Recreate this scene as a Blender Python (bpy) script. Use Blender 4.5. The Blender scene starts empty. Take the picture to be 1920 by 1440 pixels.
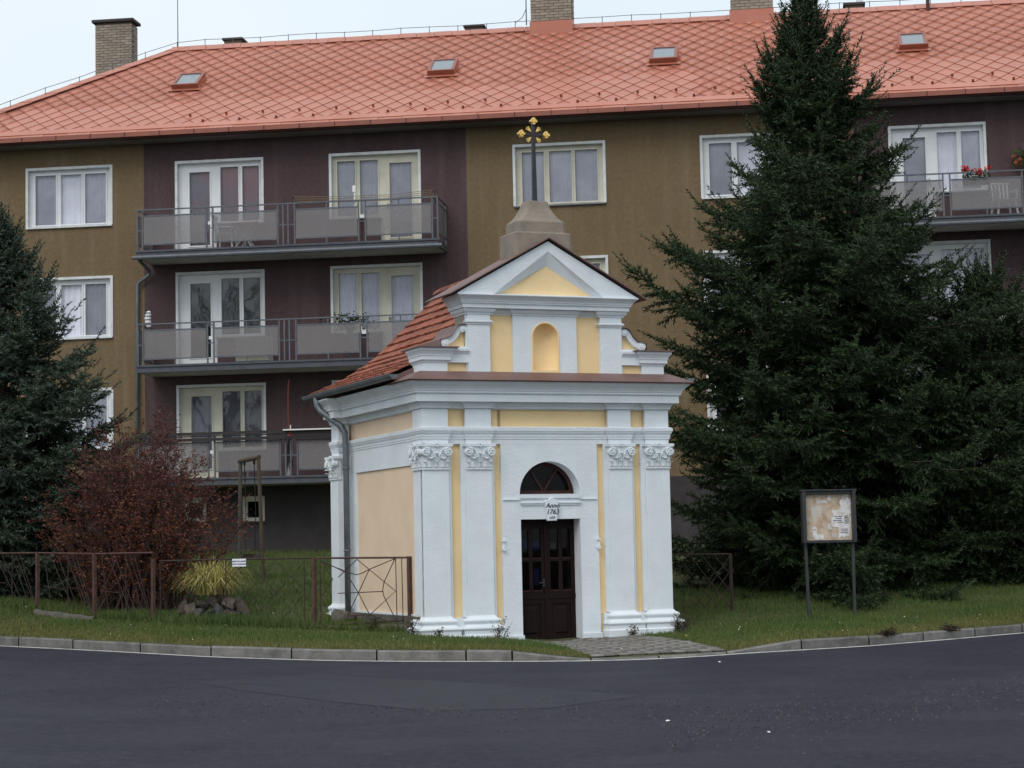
import bpy, bmesh, math, random
import numpy as np
from mathutils import Vector, Matrix
R = math.radians
sc = bpy.context.scene
col = sc.collection
rnd = random.Random(7)

# ------------------------------------------------------------------ camera
CAM_H = 1.6
cam_d = bpy.data.cameras.new('camera')
cam = bpy.data.objects.new('camera', cam_d); col.objects.link(cam)
cam_d.sensor_fit = 'HORIZONTAL'; cam_d.sensor_width = 36.0
cam_d.lens = 36.0 * 3764.83 / 1920.0
cam_d.clip_start = 0.1; cam_d.clip_end = 3000
cam.matrix_world = (Matrix.Translation((0, 0, CAM_H)) @ Matrix.Rotation(R(90 + 4.6675), 4, 'X')
                    @ Matrix.Rotation(R(-1.2081), 4, 'Z'))
sc.camera = cam

# ------------------------------------------------------------------ sky, sun, exposure
SUN_EL, SUN_AZ = 48.0, 205.0          # azimuth measured clockwise from +Y
w = bpy.data.worlds.new('World'); sc.world = w; w.use_nodes = True
nt = w.node_tree; nt.nodes.clear()
out = nt.nodes.new('ShaderNodeOutputWorld'); bg = nt.nodes.new('ShaderNodeBackground')
sky = nt.nodes.new('ShaderNodeTexSky'); sky.sky_type = 'NISHITA'; sky.sun_disc = False
sky.sun_elevation = R(SUN_EL); sky.sun_rotation = R(SUN_AZ); sky.dust_density = 3.0
mx = nt.nodes.new('ShaderNodeMix'); mx.data_type = 'RGBA'; mx.inputs[0].default_value = 0.88
mx.inputs[7].default_value = (8.9, 10.1, 11.0, 1)      # an even layer of high cloud over the clear sky
tcw = nt.nodes.new('ShaderNodeTexCoord'); nzw = nt.nodes.new('ShaderNodeTexNoise'); nzw.inputs['Scale'].default_value = 2.2; nzw.inputs['Detail'].default_value = 5
crw = nt.nodes.new('ShaderNodeMix'); crw.data_type = 'RGBA'; crw.inputs[6].default_value = (8.6, 9.7, 10.5, 1); crw.inputs[7].default_value = (9.9, 10.6, 11.1, 1)
mrw = nt.nodes.new('ShaderNodeMapRange'); mrw.inputs[1].default_value = .35; mrw.inputs[2].default_value = .65
nt.links.new(tcw.outputs['Generated'], nzw.inputs[0]); nt.links.new(nzw.outputs[0], mrw.inputs[0]); nt.links.new(mrw.outputs[0], crw.inputs[0]); nt.links.new(crw.outputs[2], mx.inputs[7])
nt.links.new(sky.outputs[0], mx.inputs[6]); nt.links.new(mx.outputs[2], bg.inputs[0])
bg.inputs[1].default_value = 0.1
nt.links.new(bg.outputs[0], out.inputs[0])
sun_d = bpy.data.lights.new('sun', 'SUN'); sun_d.energy = 1.3; sun_d.angle = R(35); sun_d.color = (1.0, 0.95, 0.9)
sun = bpy.data.objects.new('sun', sun_d); col.objects.link(sun)
sd = Vector((math.sin(R(SUN_AZ)) * math.cos(R(SUN_EL)), math.cos(R(SUN_AZ)) * math.cos(R(SUN_EL)), math.sin(R(SUN_EL))))
sun.rotation_euler = sd.to_track_quat('Z', 'Y').to_euler(); sun.location = sd * 60
vs = sc.view_settings
vs.view_transform = 'Standard'; vs.look = 'None'; vs.gamma = 1; vs.exposure = 0.0; vs.use_curve_mapping = False

# ------------------------------------------------------------------ helpers
def tag(o, label=None, cat=None, group=None, kind=None):
    if label: o['label'] = label
    if cat: o['category'] = cat
    if group: o['group'] = group
    if kind: o['kind'] = kind
    return o

def empty(name, loc=(0, 0, 0), rz=0.0, parent=None):
    o = bpy.data.objects.new(name, None); col.objects.link(o)
    o.location = loc; o.rotation_euler = (0, 0, rz); o.parent = parent
    o.empty_display_size = 0.2
    return o

class MB:
    def __init__(s): s.v = []; s.f = []
    def add(s, vs_, fs_):
        n = len(s.v); s.v += [tuple(p) for p in vs_]; s.f += [tuple(i + n for i in f) for f in fs_]; return s
    def box(s, x0, x1, y0, y1, z0, z1):
        return s.add([(x0,y0,z0),(x1,y0,z0),(x1,y1,z0),(x0,y1,z0),(x0,y0,z1),(x1,y0,z1),(x1,y1,z1),(x0,y1,z1)],
                     [(0,3,2,1),(4,5,6,7),(0,1,5,4),(1,2,6,5),(2,3,7,6),(3,0,4,7)])
    def quad(s, a, b, c, d): return s.add([a, b, c, d], [(0,1,2,3)])
    def bar(s, p, q, wd, ht=None):
        ht = ht or wd; p = Vector(p); q = Vector(q); d = (q - p).normalized()
        up = Vector((0,0,1)) if abs(d.z) < .95 else Vector((0,1,0))
        a = d.cross(up).normalized() * wd / 2; b = a.cross(d).normalized() * ht / 2
        vs_ = [p-a-b, p+a-b, p+a+b, p-a+b, q-a-b, q+a-b, q+a+b, q-a+b]
        return s.add(vs_, [(0,3,2,1),(4,5,6,7),(0,1,5,4),(1,2,6,5),(2,3,7,6),(3,0,4,7)])
    def tube(s, pts, r, n=6):
        pts = [Vector(p) for p in pts]; k = len(pts); rs = r if isinstance(r, (list, tuple)) else [r] * k
        vs_ = []
        a0 = None
        for i, p in enumerate(pts):
            d = (pts[min(i+1,k-1)] - pts[max(i-1,0)])
            d = d.normalized() if d.length > 1e-9 else Vector((0,0,1))
            if a0 is None:
                a0 = d.cross(Vector((0,0,1)) if abs(d.z) < .9 else Vector((1,0,0))).normalized()
            a = (a0 - d * a0.dot(d)); a = a.normalized() if a.length > 1e-6 else d.orthogonal().normalized(); a0 = a
            b = d.cross(a)
            for j in range(n):
                t = 2*math.pi*j/n; vs_.append(p + (a*math.cos(t) + b*math.sin(t)) * rs[i])
        fs_ = []
        for i in range(k-1):
            for j in range(n):
                fs_.append((i*n+j, i*n+(j+1)%n, (i+1)*n+(j+1)%n, (i+1)*n+j))
        fs_.append(tuple(range(n-1,-1,-1))); fs_.append(tuple((k-1)*n+j for j in range(n)))
        return s.add(vs_, fs_)
    def prism(s, poly, y0, y1, axes='xz'):
        n = len(poly)
        if axes == 'xz': A = [(x,y0,z) for x,z in poly]; B = [(x,y1,z) for x,z in poly]
        elif axes == 'yz': A = [(y0,x,z) for x,z in poly]; B = [(y1,x,z) for x,z in poly]
        else: A = [(x,z,y0) for x,z in poly]; B = [(x,z,y1) for x,z in poly]
        fs_ = [tuple(range(n)), tuple(range(2*n-1,n-1,-1))] + [(i,n+i,n+(i+1)%n,(i+1)%n) for i in range(n)]
        return s.add(A + B, fs_)
    def sweep(s, path, prof, caps=True):
        n = len(path); m = len(prof); vs_ = []
        P = [Vector((p[0], p[1])) for p in path]; N = []
        for i in range(n-1):
            d = (P[i+1]-P[i]).normalized(); N.append(Vector((d.y, -d.x)))
        for i in range(n):
            if i == 0: mt = N[0]
            elif i == n-1: mt = N[-1]
            else: mt = (N[i-1]+N[i]) / (1 + N[i-1].dot(N[i]))
            for o, z in prof:
                q = P[i] + mt*o; vs_.append((q.x, q.y, z))
        fs_ = [(i*m+j, (i+1)*m+j, (i+1)*m+j+1, i*m+j+1) for i in range(n-1) for j in range(m-1)]
        if caps: fs_ += [tuple(range(m)), tuple((n-1)*m+j for j in range(m-1,-1,-1))]
        return s.add(vs_, fs_)
    def disc(s, c, r, y0, y1, n=16):
        return s.prism([(c[0]+r*math.cos(2*math.pi*i/n), c[1]+r*math.sin(2*math.pi*i/n)) for i in range(n)], y0, y1)
    def mesh(s, name, mat=None, smooth=False):
        me = bpy.data.meshes.new(name); me.from_pydata(s.v, [], s.f); me.update()
        if mat: me.materials.append(mat)
        bm = bmesh.new(); bm.from_mesh(me); bmesh.ops.recalc_face_normals(bm, faces=bm.faces); bm.to_mesh(me); bm.free()
        if smooth: me.polygons.foreach_set('use_smooth', [True]*len(me.polygons))
        return me
    def build(s, name, mat, parent=None, smooth=False, bevel=0):
        o = bpy.data.objects.new(name, s.mesh(name, mat, smooth)); col.objects.link(o); o.parent = parent
        if bevel:
            b = o.modifiers.new('bevel', 'BEVEL'); b.width = bevel; b.segments = 2; b.limit_method = 'ANGLE'
        return o

def inst(name, me, parent, loc=(0,0,0), rot=(0,0,0), scale=(1,1,1)):
    o = bpy.data.objects.new(name, me); col.objects.link(o); o.parent = parent
    o.location = loc; o.rotation_euler = rot; o.scale = scale
    return o

def np_mesh(name, V, F, mat, parent=None, attr=None, smooth=False):
    """big meshes from numpy: V (n,3), F (m,k) with one k"""
    me = bpy.data.meshes.new(name); k = F.shape[1]
    me.vertices.add(len(V)); me.vertices.foreach_set('co', np.ascontiguousarray(V, np.float32).ravel())
    me.loops.add(F.size); me.loops.foreach_set('vertex_index', np.ascontiguousarray(F, np.int32).ravel())
    me.polygons.add(len(F)); me.polygons.foreach_set('loop_start', np.arange(0, F.size, k, dtype=np.int32))
    me.polygons.foreach_set('loop_total', np.full(len(F), k, np.int32))
    if smooth: me.polygons.foreach_set('use_smooth', np.ones(len(F), bool))
    me.update(calc_edges=True)
    if attr is not None:
        a = me.attributes.new('tint', 'FLOAT', 'POINT'); a.data.foreach_set('value', np.ascontiguousarray(attr, np.float32))
    me.materials.append(mat)
    o = bpy.data.objects.new(name, me); col.objects.link(o); o.parent = parent
    return o

# ------------------------------------------------------------------ materials
def mat(name, color, rough=0.8, color2=None, scale=8.0, detail=6, bump=0.0, bscale=None, metal=0.0, spec=0.4,
        stain=None, stain_scale=1.2, stain_amt=0.5, stretch=(1,1,1), per_obj=0.0, attr=None, trans=0.0, streak=None, streak_amt=.5, ramp=(.35,.65), dist=0.02):
    m = bpy.data.materials.new(name); m.use_nodes = True; n = m.node_tree.nodes; l = m.node_tree.links
    p = n['Principled BSDF']; p.inputs['Roughness'].default_value = rough; p.inputs['Metallic'].default_value = metal
    p.inputs['Specular IOR Level'].default_value = spec
    tc = n.new('ShaderNodeTexCoord'); mp = n.new('ShaderNodeMapping'); mp.inputs['Scale'].default_value = stretch
    l.new(tc.outputs['Object'], mp.inputs[0])
    def rgb(c): 
        q = n.new('ShaderNodeRGB'); q.outputs[0].default_value = (*c, 1); return q.outputs[0]
    def noise(sc_, det=6, vec=None, rg=.6):
        q = n.new('ShaderNodeTexNoise'); q.inputs['Scale'].default_value = sc_; q.inputs['Detail'].default_value = det; q.inputs['Roughness'].default_value = rg
        l.new(vec or mp.outputs[0], q.inputs['Vector']); return q.outputs[0]
    def mrange(v, a, b, lo=0, hi=1):
        q = n.new('ShaderNodeMapRange'); q.inputs[1].default_value = a; q.inputs[2].default_value = b; q.inputs[3].default_value = lo; q.inputs[4].default_value = hi
        l.new(v, q.inputs[0]); return q.outputs[0]
    def mix(f, a, b):
        q = n.new('ShaderNodeMix'); q.data_type = 'RGBA'
        if isinstance(f, float): q.inputs[0].default_value = f
        else: l.new(f, q.inputs[0])
        l.new(a, q.inputs[6]); l.new(b, q.inputs[7]); return q.outputs[2]
    c = rgb(color)
    if color2 is not None and attr is None:
        c = mix(mrange(noise(scale, detail), *ramp), c, rgb(color2))
    if attr is not None:
        a = n.new('ShaderNodeAttribute'); a.attribute_name = attr
        c = mix(a.outputs['Fac'], c, rgb(color2))
    if stain is not None:
        c = mix(mrange(noise(stain_scale, 7), .48, .75, 0, stain_amt), c, rgb(stain))
    if streak is not None:
        m2 = n.new('ShaderNodeMapping'); m2.inputs['Scale'].default_value = (3.2, 3.2, .22); l.new(tc.outputs['Object'], m2.inputs[0])
        c = mix(mrange(noise(1.0, 6, m2.outputs[0]), .5, .8, 0, streak_amt), c, rgb(streak))
    if per_obj:
        oi = n.new('ShaderNodeObjectInfo'); hs = n.new('ShaderNodeHueSaturation')
        l.new(mrange(oi.outputs['Random'], 0, 1, 1-per_obj, 1+per_obj), hs.inputs['Value']); l.new(c, hs.inputs['Color']); c = hs.outputs[0]
    l.new(c, p.inputs['Base Color'])
    if bump:
        b = n.new('ShaderNodeBump'); b.inputs['Strength'].default_value = bump; b.inputs['Distance'].default_value = dist
        l.new(noise(bscale or scale*4, 5), b.inputs['Height']); l.new(b.outputs[0], p.inputs['Normal'])
    if trans:
        t = n.new('ShaderNodeBsdfTranslucent'); l.new(c, t.inputs[0]); mixs = n.new('ShaderNodeMixShader'); mixs.inputs[0].default_value = trans
        l.new(p.outputs[0], mixs.inputs[1]); l.new(t.outputs[0], mixs.inputs[2]); l.new(mixs.outputs[0], n['Material Output'].inputs[0])
    return m

def glass(name, tint=(.9,.93,.95), refl=1.0, ior=1.5):
    m = bpy.data.materials.new(name); m.use_nodes = True; n = m.node_tree.nodes; l = m.node_tree.links
    n.remove(n['Principled BSDF'])
    t = n.new('ShaderNodeBsdfTransparent'); t.inputs[0].default_value = (*tint, 1)
    g = n.new('ShaderNodeBsdfGlossy'); g.inputs['Roughness'].default_value = 0.015; g.inputs[0].default_value = (refl, refl, refl, 1)
    f = n.new('ShaderNodeFresnel'); f.inputs[0].default_value = ior
    tc = n.new('ShaderNodeTexCoord'); nz = n.new('ShaderNodeTexNoise'); nz.inputs['Scale'].default_value = 1.3
    b = n.new('ShaderNodeBump'); b.inputs['Strength'].default_value = .25; b.inputs['Distance'].default_value = .01
    l.new(tc.outputs['Object'], nz.inputs[0]); l.new(nz.outputs[0], b.inputs['Height']); l.new(b.outputs[0], g.inputs['Normal'])
    mx_ = n.new('ShaderNodeMixShader'); l.new(f.outputs[0], mx_.inputs[0]); l.new(t.outputs[0], mx_.inputs[1]); l.new(g.outputs[0], mx_.inputs[2])
    l.new(mx_.outputs[0], n['Material Output'].inputs[0])
    return m

def frosted(name, color, through):
    m = bpy.data.materials.new(name); m.use_nodes = True; n = m.node_tree.nodes; l = m.node_tree.links
    p = n['Principled BSDF']; p.inputs['Base Color'].default_value = (*color, 1); p.inputs['Roughness'].default_value = .35
    t = n.new('ShaderNodeBsdfTransparent'); t.inputs[0].default_value = (.9,.9,.92,1)
    mx_ = n.new('ShaderNodeMixShader')
    tc = n.new('ShaderNodeTexCoord'); nz = n.new('ShaderNodeTexNoise'); nz.inputs['Scale'].default_value = 2.0; nz.inputs['Detail'].default_value = 5
    mr = n.new('ShaderNodeMapRange'); mr.inputs[1].default_value = .3; mr.inputs[2].default_value = .7; mr.inputs[3].default_value = through+.04; mr.inputs[4].default_value = through-.04
    l.new(tc.outputs['Object'], nz.inputs[0]); l.new(nz.outputs[0], mr.inputs[0]); l.new(mr.outputs[0], mx_.inputs[0])
    l.new(p.outputs[0], mx_.inputs[1]); l.new(t.outputs[0], mx_.inputs[2]); l.new(mx_.outputs[0], n['Material Output'].inputs[0])
    return m

M = {}
M['white'] = mat('white_limewash', (.75,.80,.84), .85, (.68,.73,.77), 2.2, bump=.35, bscale=26, stain=(.62,.61,.54), stain_scale=1.3, stain_amt=.25, streak=(.64,.67,.67), streak_amt=.3)
M['cap_white'] = mat('white_stucco', (.76,.81,.85), .8, (.68,.72,.75), 6, bump=.25, bscale=60)
M['yellow'] = mat('yellow_limewash', (.90,.68,.38), .85, (.85,.63,.34), 2.5, bump=.35, bscale=26)
M['peach'] = mat('peach_limewash', (.80,.62,.45), .85, (.74,.57,.41), 1.4, bump=.12, bscale=40, stain=(.66,.50,.36), stain_scale=.7, stain_amt=.4)
M['sheet'] = mat('brown_sheet_metal', (.125,.066,.058), .45, (.175,.10,.09), 2.0, bump=.25, bscale=3, spec=.5, stain=(.22,.14,.12), stain_scale=2.4)
M['tile'] = mat('clay_roof_tile', (.29,.095,.055), .75, (.21,.072,.045), 3, bump=.2, bscale=30, per_obj=.28, stain=(.14,.075,.06), stain_scale=4, stain_amt=.6)
M['stone'] = mat('sandstone', (.28,.235,.19), .9, (.20,.17,.145), 3.5, bump=.5, bscale=25, stain=(.32,.27,.22), stain_scale=2)
M['iron'] = mat('black_iron', (.022,.02,.025), .5, (.04,.035,.04), 18, bump=.4, bscale=40)
M['gold'] = mat('gilding', (.92,.68,.24), .38, (.85,.58,.16), 14, metal=.6, bump=.2, bscale=30)
M['zinc'] = mat('zinc_sheet', (.17,.19,.21), .45, (.12,.135,.15), 4, metal=.3)
M['door'] = mat('dark_brown_door_wood', (.011,.0055,.0055), .6, (.017,.0085,.008), 5, spec=.12, stretch=(6,6,.6), bump=.2, bscale=9)
M['transom'] = mat('red_brown_painted_wood', (.055,.02,.018), .6, (.04,.015,.013), 6, spec=.2)
M['glass'] = glass('window_glass', (.96,.97,.985), 1.0, 1.5)
M['glass2'] = glass('double_glass', (.78,.82,.87), 1.0, 1.75)
M['dark_glass'] = glass('chapel_glass', (.25,.25,.27), 1.0, 1.22)
M['ink'] = mat('black_lettering', (.02,.02,.025), .6)
M['olive'] = mat('olive_roughcast', (.212,.150,.083), .95, (.170,.119,.064), 11, bump=.9, bscale=38, stain=(.15,.105,.06), stain_scale=.55, stain_amt=.55, streak=(.27,.22,.15), streak_amt=.55, dist=.03)
M['brown'] = mat('dark_brown_roughcast', (.096,.059,.062), .95, (.074,.046,.049), 11, bump=.9, bscale=38, stain=(.12,.08,.083), stain_scale=.6, stain_amt=.6, streak=(.15,.115,.11), streak_amt=.55, dist=.03)
M['plinth'] = mat('grey_plinth_render', (.060,.052,.055), .95, (.045,.040,.043), 3, bump=.7, bscale=30, stain=(.11,.10,.10), stain_scale=.8, stain_amt=.5, dist=.03)
M['soffit'] = mat('grey_eaves_render', (.17,.15,.14), .9, (.13,.12,.115), 4)
M['shingle'] = mat('red_painted_shingle', (.47,.158,.098), .36, (.42,.138,.084), .35, bump=.1, bscale=8, spec=.55, per_obj=.05, stain=(.55,.24,.175), stain_scale=.5, stain_amt=.6)
M['roof_under'] = mat('dark_roof_underlay', (.15,.045,.033), .9)
M['gutter_red'] = mat('red_brown_gutter', (.30,.09,.055), .4, (.24,.07,.045), 3, spec=.5)
M['gutter_dark'] = mat('dark_brown_gutter', (.075,.022,.018), .5, (.06,.018,.015), 3)
M['brick'] = mat('sand_lime_brick', (.33,.29,.235), .9, (.26,.225,.18), 5, bump=.4, bscale=30, per_obj=.2, stain=(.16,.13,.11), stain_scale=2, stain_amt=.5)
M['mortar'] = mat('dark_mortar', (.12,.10,.085), .95)
M['chimney_cap'] = mat('dark_concrete_cap', (.06,.055,.055), .9, (.045,.04,.04), 4)
M['pvc'] = mat('white_window_frame', (.78,.80,.82), .45, (.72,.74,.76), 3)
M['cream'] = mat('cream_window_frame', (.62,.60,.50), .55, (.56,.54,.44), 3, stain=(.42,.38,.30), stain_scale=3, stain_amt=.3)
M['surround'] = mat('white_window_surround', (.72,.74,.75), .7, (.62,.64,.65), 4, stain=(.35,.34,.33), stain_scale=2, stain_amt=.35)
M['curtain'] = mat('net_curtain', (.78,.79,.86), .9, (.62,.63,.72), 2, trans=.12, per_obj=.18)
M['curtain_dark'] = mat('dim_net_curtain', (.26,.26,.31), .9, (.19,.19,.23), 2, trans=.3)
M['curtain_red'] = mat('pinkish_curtain', (.58,.34,.36), .9, (.46,.42,.50), 1.2, trans=.3)
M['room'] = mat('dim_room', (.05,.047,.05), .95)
M['steel'] = mat('grey_painted_steel', (.125,.14,.165), .5, (.095,.105,.125), 6, spec=.4)
M['concrete'] = mat('balcony_concrete', (.46,.45,.42), .9, (.36,.35,.33), 3, bump=.3, bscale=20, stain=(.25,.24,.22), stain_scale=1.5)
M['fascia'] = mat('balcony_edge_beam', (.085,.092,.11), .6, (.065,.07,.085), 5)
M['panel'] = frosted('wired_glass_panel', (.27,.255,.255), .50)
M['blackpanel'] = mat('dark_stained_board', (.022,.018,.02), .5, (.035,.028,.03), 8, stretch=(.4,3,3))
M['rust'] = mat('rusty_brown_paint', (.10,.05,.042), .8, (.06,.03,.026), 9, bump=.5, bscale=50, stain=(.15,.075,.05), stain_scale=7)
M['rust_dark'] = mat('dark_rusty_iron', (.055,.03,.028), .85, (.03,.02,.02), 9)
M['kerb'] = mat('kerb_concrete', (.20,.19,.18), .9, (.135,.13,.122), 5, bump=.7, bscale=24, stain=(.06,.057,.05), stain_scale=2.6, stain_amt=.85, per_obj=.18)
M['wallbase'] = mat('old_concrete_base', (.15,.135,.115), .95, (.10,.09,.08), 5, bump=.8, bscale=16, stain=(.06,.06,.04), stain_scale=2.2, stain_amt=.7)
M['paint'] = mat('worn_road_paint', (.52,.51,.49), .8, (.26,.255,.25), 5, ramp=(.45,.7))
M['paver'] = mat('concrete_paver', (.23,.22,.205), .9, (.12,.105,.095), attr='tint', bump=.4, bscale=40)
M['paver_bed'] = mat('mossy_joint', (.045,.045,.028), .95)
M['rock'] = mat('garden_rock', (.105,.085,.07), .9, (.07,.058,.05), 4, bump=.8, bscale=14, per_obj=.55, stain=(.22,.19,.16), stain_scale=3, dist=.04)
M['rock_grey'] = mat('grey_garden_rock', (.065,.07,.08), .9, (.11,.105,.108), 4, bump=.8, bscale=14, per_obj=.4, dist=.04)
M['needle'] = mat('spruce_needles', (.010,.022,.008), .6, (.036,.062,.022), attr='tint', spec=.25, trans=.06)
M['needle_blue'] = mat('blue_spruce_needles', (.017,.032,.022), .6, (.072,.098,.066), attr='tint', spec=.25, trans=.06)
M['twig_tip'] = mat('spruce_twig', (.12,.075,.035), .8)
M['bark'] = mat('spruce_bark', (.075,.055,.042), .95, (.04,.03,.025), 9, bump=.8, bscale=25)
M['red_leaf'] = mat('red_autumn_leaf', (.115,.030,.024), .6, (.23,.080,.028), attr='tint', trans=.25)
M['shrub_twig'] = mat('shrub_twig', (.045,.028,.026), .85, (.07,.045,.04), 8)
M['grass'] = mat('grass_blade', (.064,.128,.031), .6, (.175,.165,.055), attr='tint', trans=.25, spec=.25)
M['soil'] = mat('grassy_soil', (.045,.066,.02), .95, (.075,.078,.03), 2.5, bump=.5, bscale=20, stain=(.085,.06,.03), stain_scale=.9, stain_amt=.5)
M['straw'] = mat('yellow_grass_blade', (.55,.46,.17), .6, (.22,.24,.07), attr='tint', trans=.3, spec=.2)
M['daisy'] = mat('white_petals', (.75,.75,.72), .7)
M['leaf_litter'] = mat('fallen_leaf', (.16,.075,.025), .8, (.28,.20,.06), attr='tint')
M['weed'] = mat('weed_leaf', (.03,.05,.018), .7, (.08,.05,.035), attr='tint', trans=.2)
M['geranium'] = mat('red_petals', (.50,.02,.02), .6, (.62,.05,.05), 8)
M['orange_petal'] = mat('orange_petals', (.40,.11,.03), .6, (.30,.05,.03), 8)
M['leafgreen'] = mat('pot_plant_leaf', (.045,.085,.022), .6, (.07,.10,.03), 8, trans=.2)
M['plastic_white'] = mat('white_plastic', (.75,.75,.74), .4)
M['wood_old'] = mat('weathered_wood', (.095,.07,.046), .85, (.055,.042,.032), 6, bump=.4, bscale=20)
M['green_paint'] = mat('faded_green_paint', (.055,.075,.065), .7, (.09,.075,.055), 5)
M['chain'] = mat('dark_chain', (.04,.035,.035), .6, metal=.6)
M['board_frame'] = mat('dark_teal_grey_steel', (.022,.029,.034), .5, (.032,.036,.04), 7, stain=(.10,.06,.04), stain_scale=5, stain_amt=.4)
M['board_back'] = mat('weathered_board', (.60,.51,.41), .85, (.46,.36,.27), 7, stain=(.30,.115,.035), stain_scale=5.5, stain_amt=1.0, bump=.3, bscale=30)
M['paper'] = mat('torn_paper', (.80,.81,.85), .85, (.62,.60,.58), 16, stain=(.42,.26,.15), stain_scale=9, stain_amt=.7)
M['paper2'] = mat('stained_paper', (.50,.45,.38), .85, (.62,.60,.58), 8)
M['sign_white'] = mat('white_sign_plate', (.78,.80,.84), .5)
M['sign_blue'] = mat('dark_blue_print', (.02,.03,.12), .6)
M['redpole'] = mat('red_painted_pole', (.16,.04,.028), .6)
M['cloth'] = mat('striped_cloth', (.72,.72,.74), .9)
M['orange'] = mat('orange_cloth', (.55,.17,.07), .8)
M['line'] = mat('ochre_clothes_line', (.24,.17,.08), .7)

def asphalt():
    m = mat('asphalt', (.024,.0235,.035), .66, (.035,.034,.048), .55, bump=.8, bscale=60, spec=.08, dist=.02, ramp=(.4,.62))
    n = m.node_tree.nodes; l = m.node_tree.links; p = n['Principled BSDF']
    tc = n.new('ShaderNodeTexCoord')
    # pale aggregate grains and dark pits
    v = n.new('ShaderNodeTexNoise'); v.inputs['Scale'].default_value = 9; v.inputs['Detail'].default_value = 9; v.inputs['Roughness'].default_value = .88
    l.new(tc.outputs['Object'], v.inputs[0])
    r = n.new('ShaderNodeMapRange'); r.inputs[1].default_value = .46; r.inputs[2].default_value = .70; l.new(v.outputs[0], r.inputs[0])
    mx1 = n.new('ShaderNodeMix'); mx1.data_type = 'RGBA'; mx1.inputs[7].default_value = (.066,.0645,.078,1)
    old = p.inputs['Base Color'].links[0].from_socket; l.new(r.outputs[0], mx1.inputs[0]); l.new(old, mx1.inputs[6])
    # long worn wheel bands
    mp = n.new('ShaderNodeMapping'); mp.inputs['Scale'].default_value = (.16,.42,1); mp.inputs['Rotation'].default_value = (0,0,R(-16)); l.new(tc.outputs['Object'], mp.inputs[0])
    v2 = n.new('ShaderNodeTexNoise'); v2.inputs['Scale'].default_value = 1.6; v2.inputs['Detail'].default_value = 5; l.new(mp.outputs[0], v2.inputs[0])
    r2 = n.new('ShaderNodeMapRange'); r2.inputs[1].default_value = .5; r2.inputs[2].default_value = .78; r2.inputs[4].default_value = .55; l.new(v2.outputs[0], r2.inputs[0])
    mx2 = n.new('ShaderNodeMix'); mx2.data_type = 'RGBA'; mx2.inputs[7].default_value = (.054,.053,.065,1)
    l.new(r2.outputs[0], mx2.inputs[0]); l.new(mx1.outputs[2], mx2.inputs[6]); l.new(mx2.outputs[2], p.inputs['Base Color'])
    r3 = n.new('ShaderNodeMapRange'); r3.inputs[1].default_value = .3; r3.inputs[2].default_value = .7; r3.inputs[3].default_value = .58; r3.inputs[4].default_value = .76
    l.new(v2.outputs[0], r3.inputs[0]); l.new(r3.outputs[0], p.inputs['Roughness'])
    return m
M['asphalt'] = asphalt()
M['patch'] = mat('asphalt_patch', (.040,.0395,.050), .62, (.033,.0325,.043), 1.5, bump=.5, bscale=60, dist=.015, spec=.08)
M['crack'] = mat('tar_crack', (.010,.010,.012), .6)

# ================================================================== SETTING
CX = [-80, -20, -12, -8.69, -6.55, -4.66, -3.31, -2.56, -1.3, -.1, .75, 1.5, 2.1, 2.81, 3.29, 5.35, 6.85, 8.46, 12, 20, 80]
CY = [46, 41, 36.6, 33.95, 32.2, 30.5, 29.7, 29.36, 28.92, 28.5, 28.27, 28.25, 28.45, 28.9, 29.3, 30.65, 32.1, 33.77, 37.2, 41, 46]
def road_h(x): return 0.01 * math.log1p(math.exp(min(60, 2*(-x-2))))
def edge_y(x): return float(np.interp(x, CX, CY))          # outer edge of the painted line
def kerb_y(x): return edge_y(x) + 0.24
def kerb_rise(x):                                            # dropped kerb in front of the chapel path
    return float(np.interp(x, [-.15, 1.0, 3.0, 4.2], [.150, .022, .022, .140]))
FX = [-80, -20, -9, -7.3, -5, -1.75, -1.2, .58, 2.6, 5, 9, 20, 80]
FY = [60, 42, 36.1, 35.4, 34.3, 32.9, 32.4, 32.75, 33.7, 34.5, 36, 43, 60]
FZ = [1.7, 1.3, .74, .50, .36, .25, .18, .03, .12, .25, .42, 1.0, 1.7]
def bline(x): return 49.19 - 0.14*x
def ground_z(x, y):
    ky = kerb_y(x); kz = road_h(x) + kerb_rise(x)
    fy = max(float(np.interp(x, FX, FY)), ky+.6); fz = float(np.interp(x, FX, FZ)); by = max(bline(x), fy+3)
    if y <= ky+.12: return kz
    if y < fy:
        t = (y-ky-.12)/(fy-ky-.12); return kz + (fz-kz)*t + .03*math.sin(math.pi*t)
    if y < by:
        t = (y-fy)/(by-fy); return fz + (1.63-fz)*t
    return 1.63

def grid_sheet(name, m, xs, ysfun, zfun, kind='structure'):
    mb = MB(); n = len(ysfun(0))
    for x in xs:
        for y in ysfun(x): mb.v.append((x, y, zfun(x, y)))
    for i in range(len(xs)-1):
        for j in range(n-1): mb.f.append((i*n+j, (i+1)*n+j, (i+1)*n+j+1, i*n+j+1))
    o = mb.build(name, m, smooth=True); tag(o, kind=kind); return o

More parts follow.
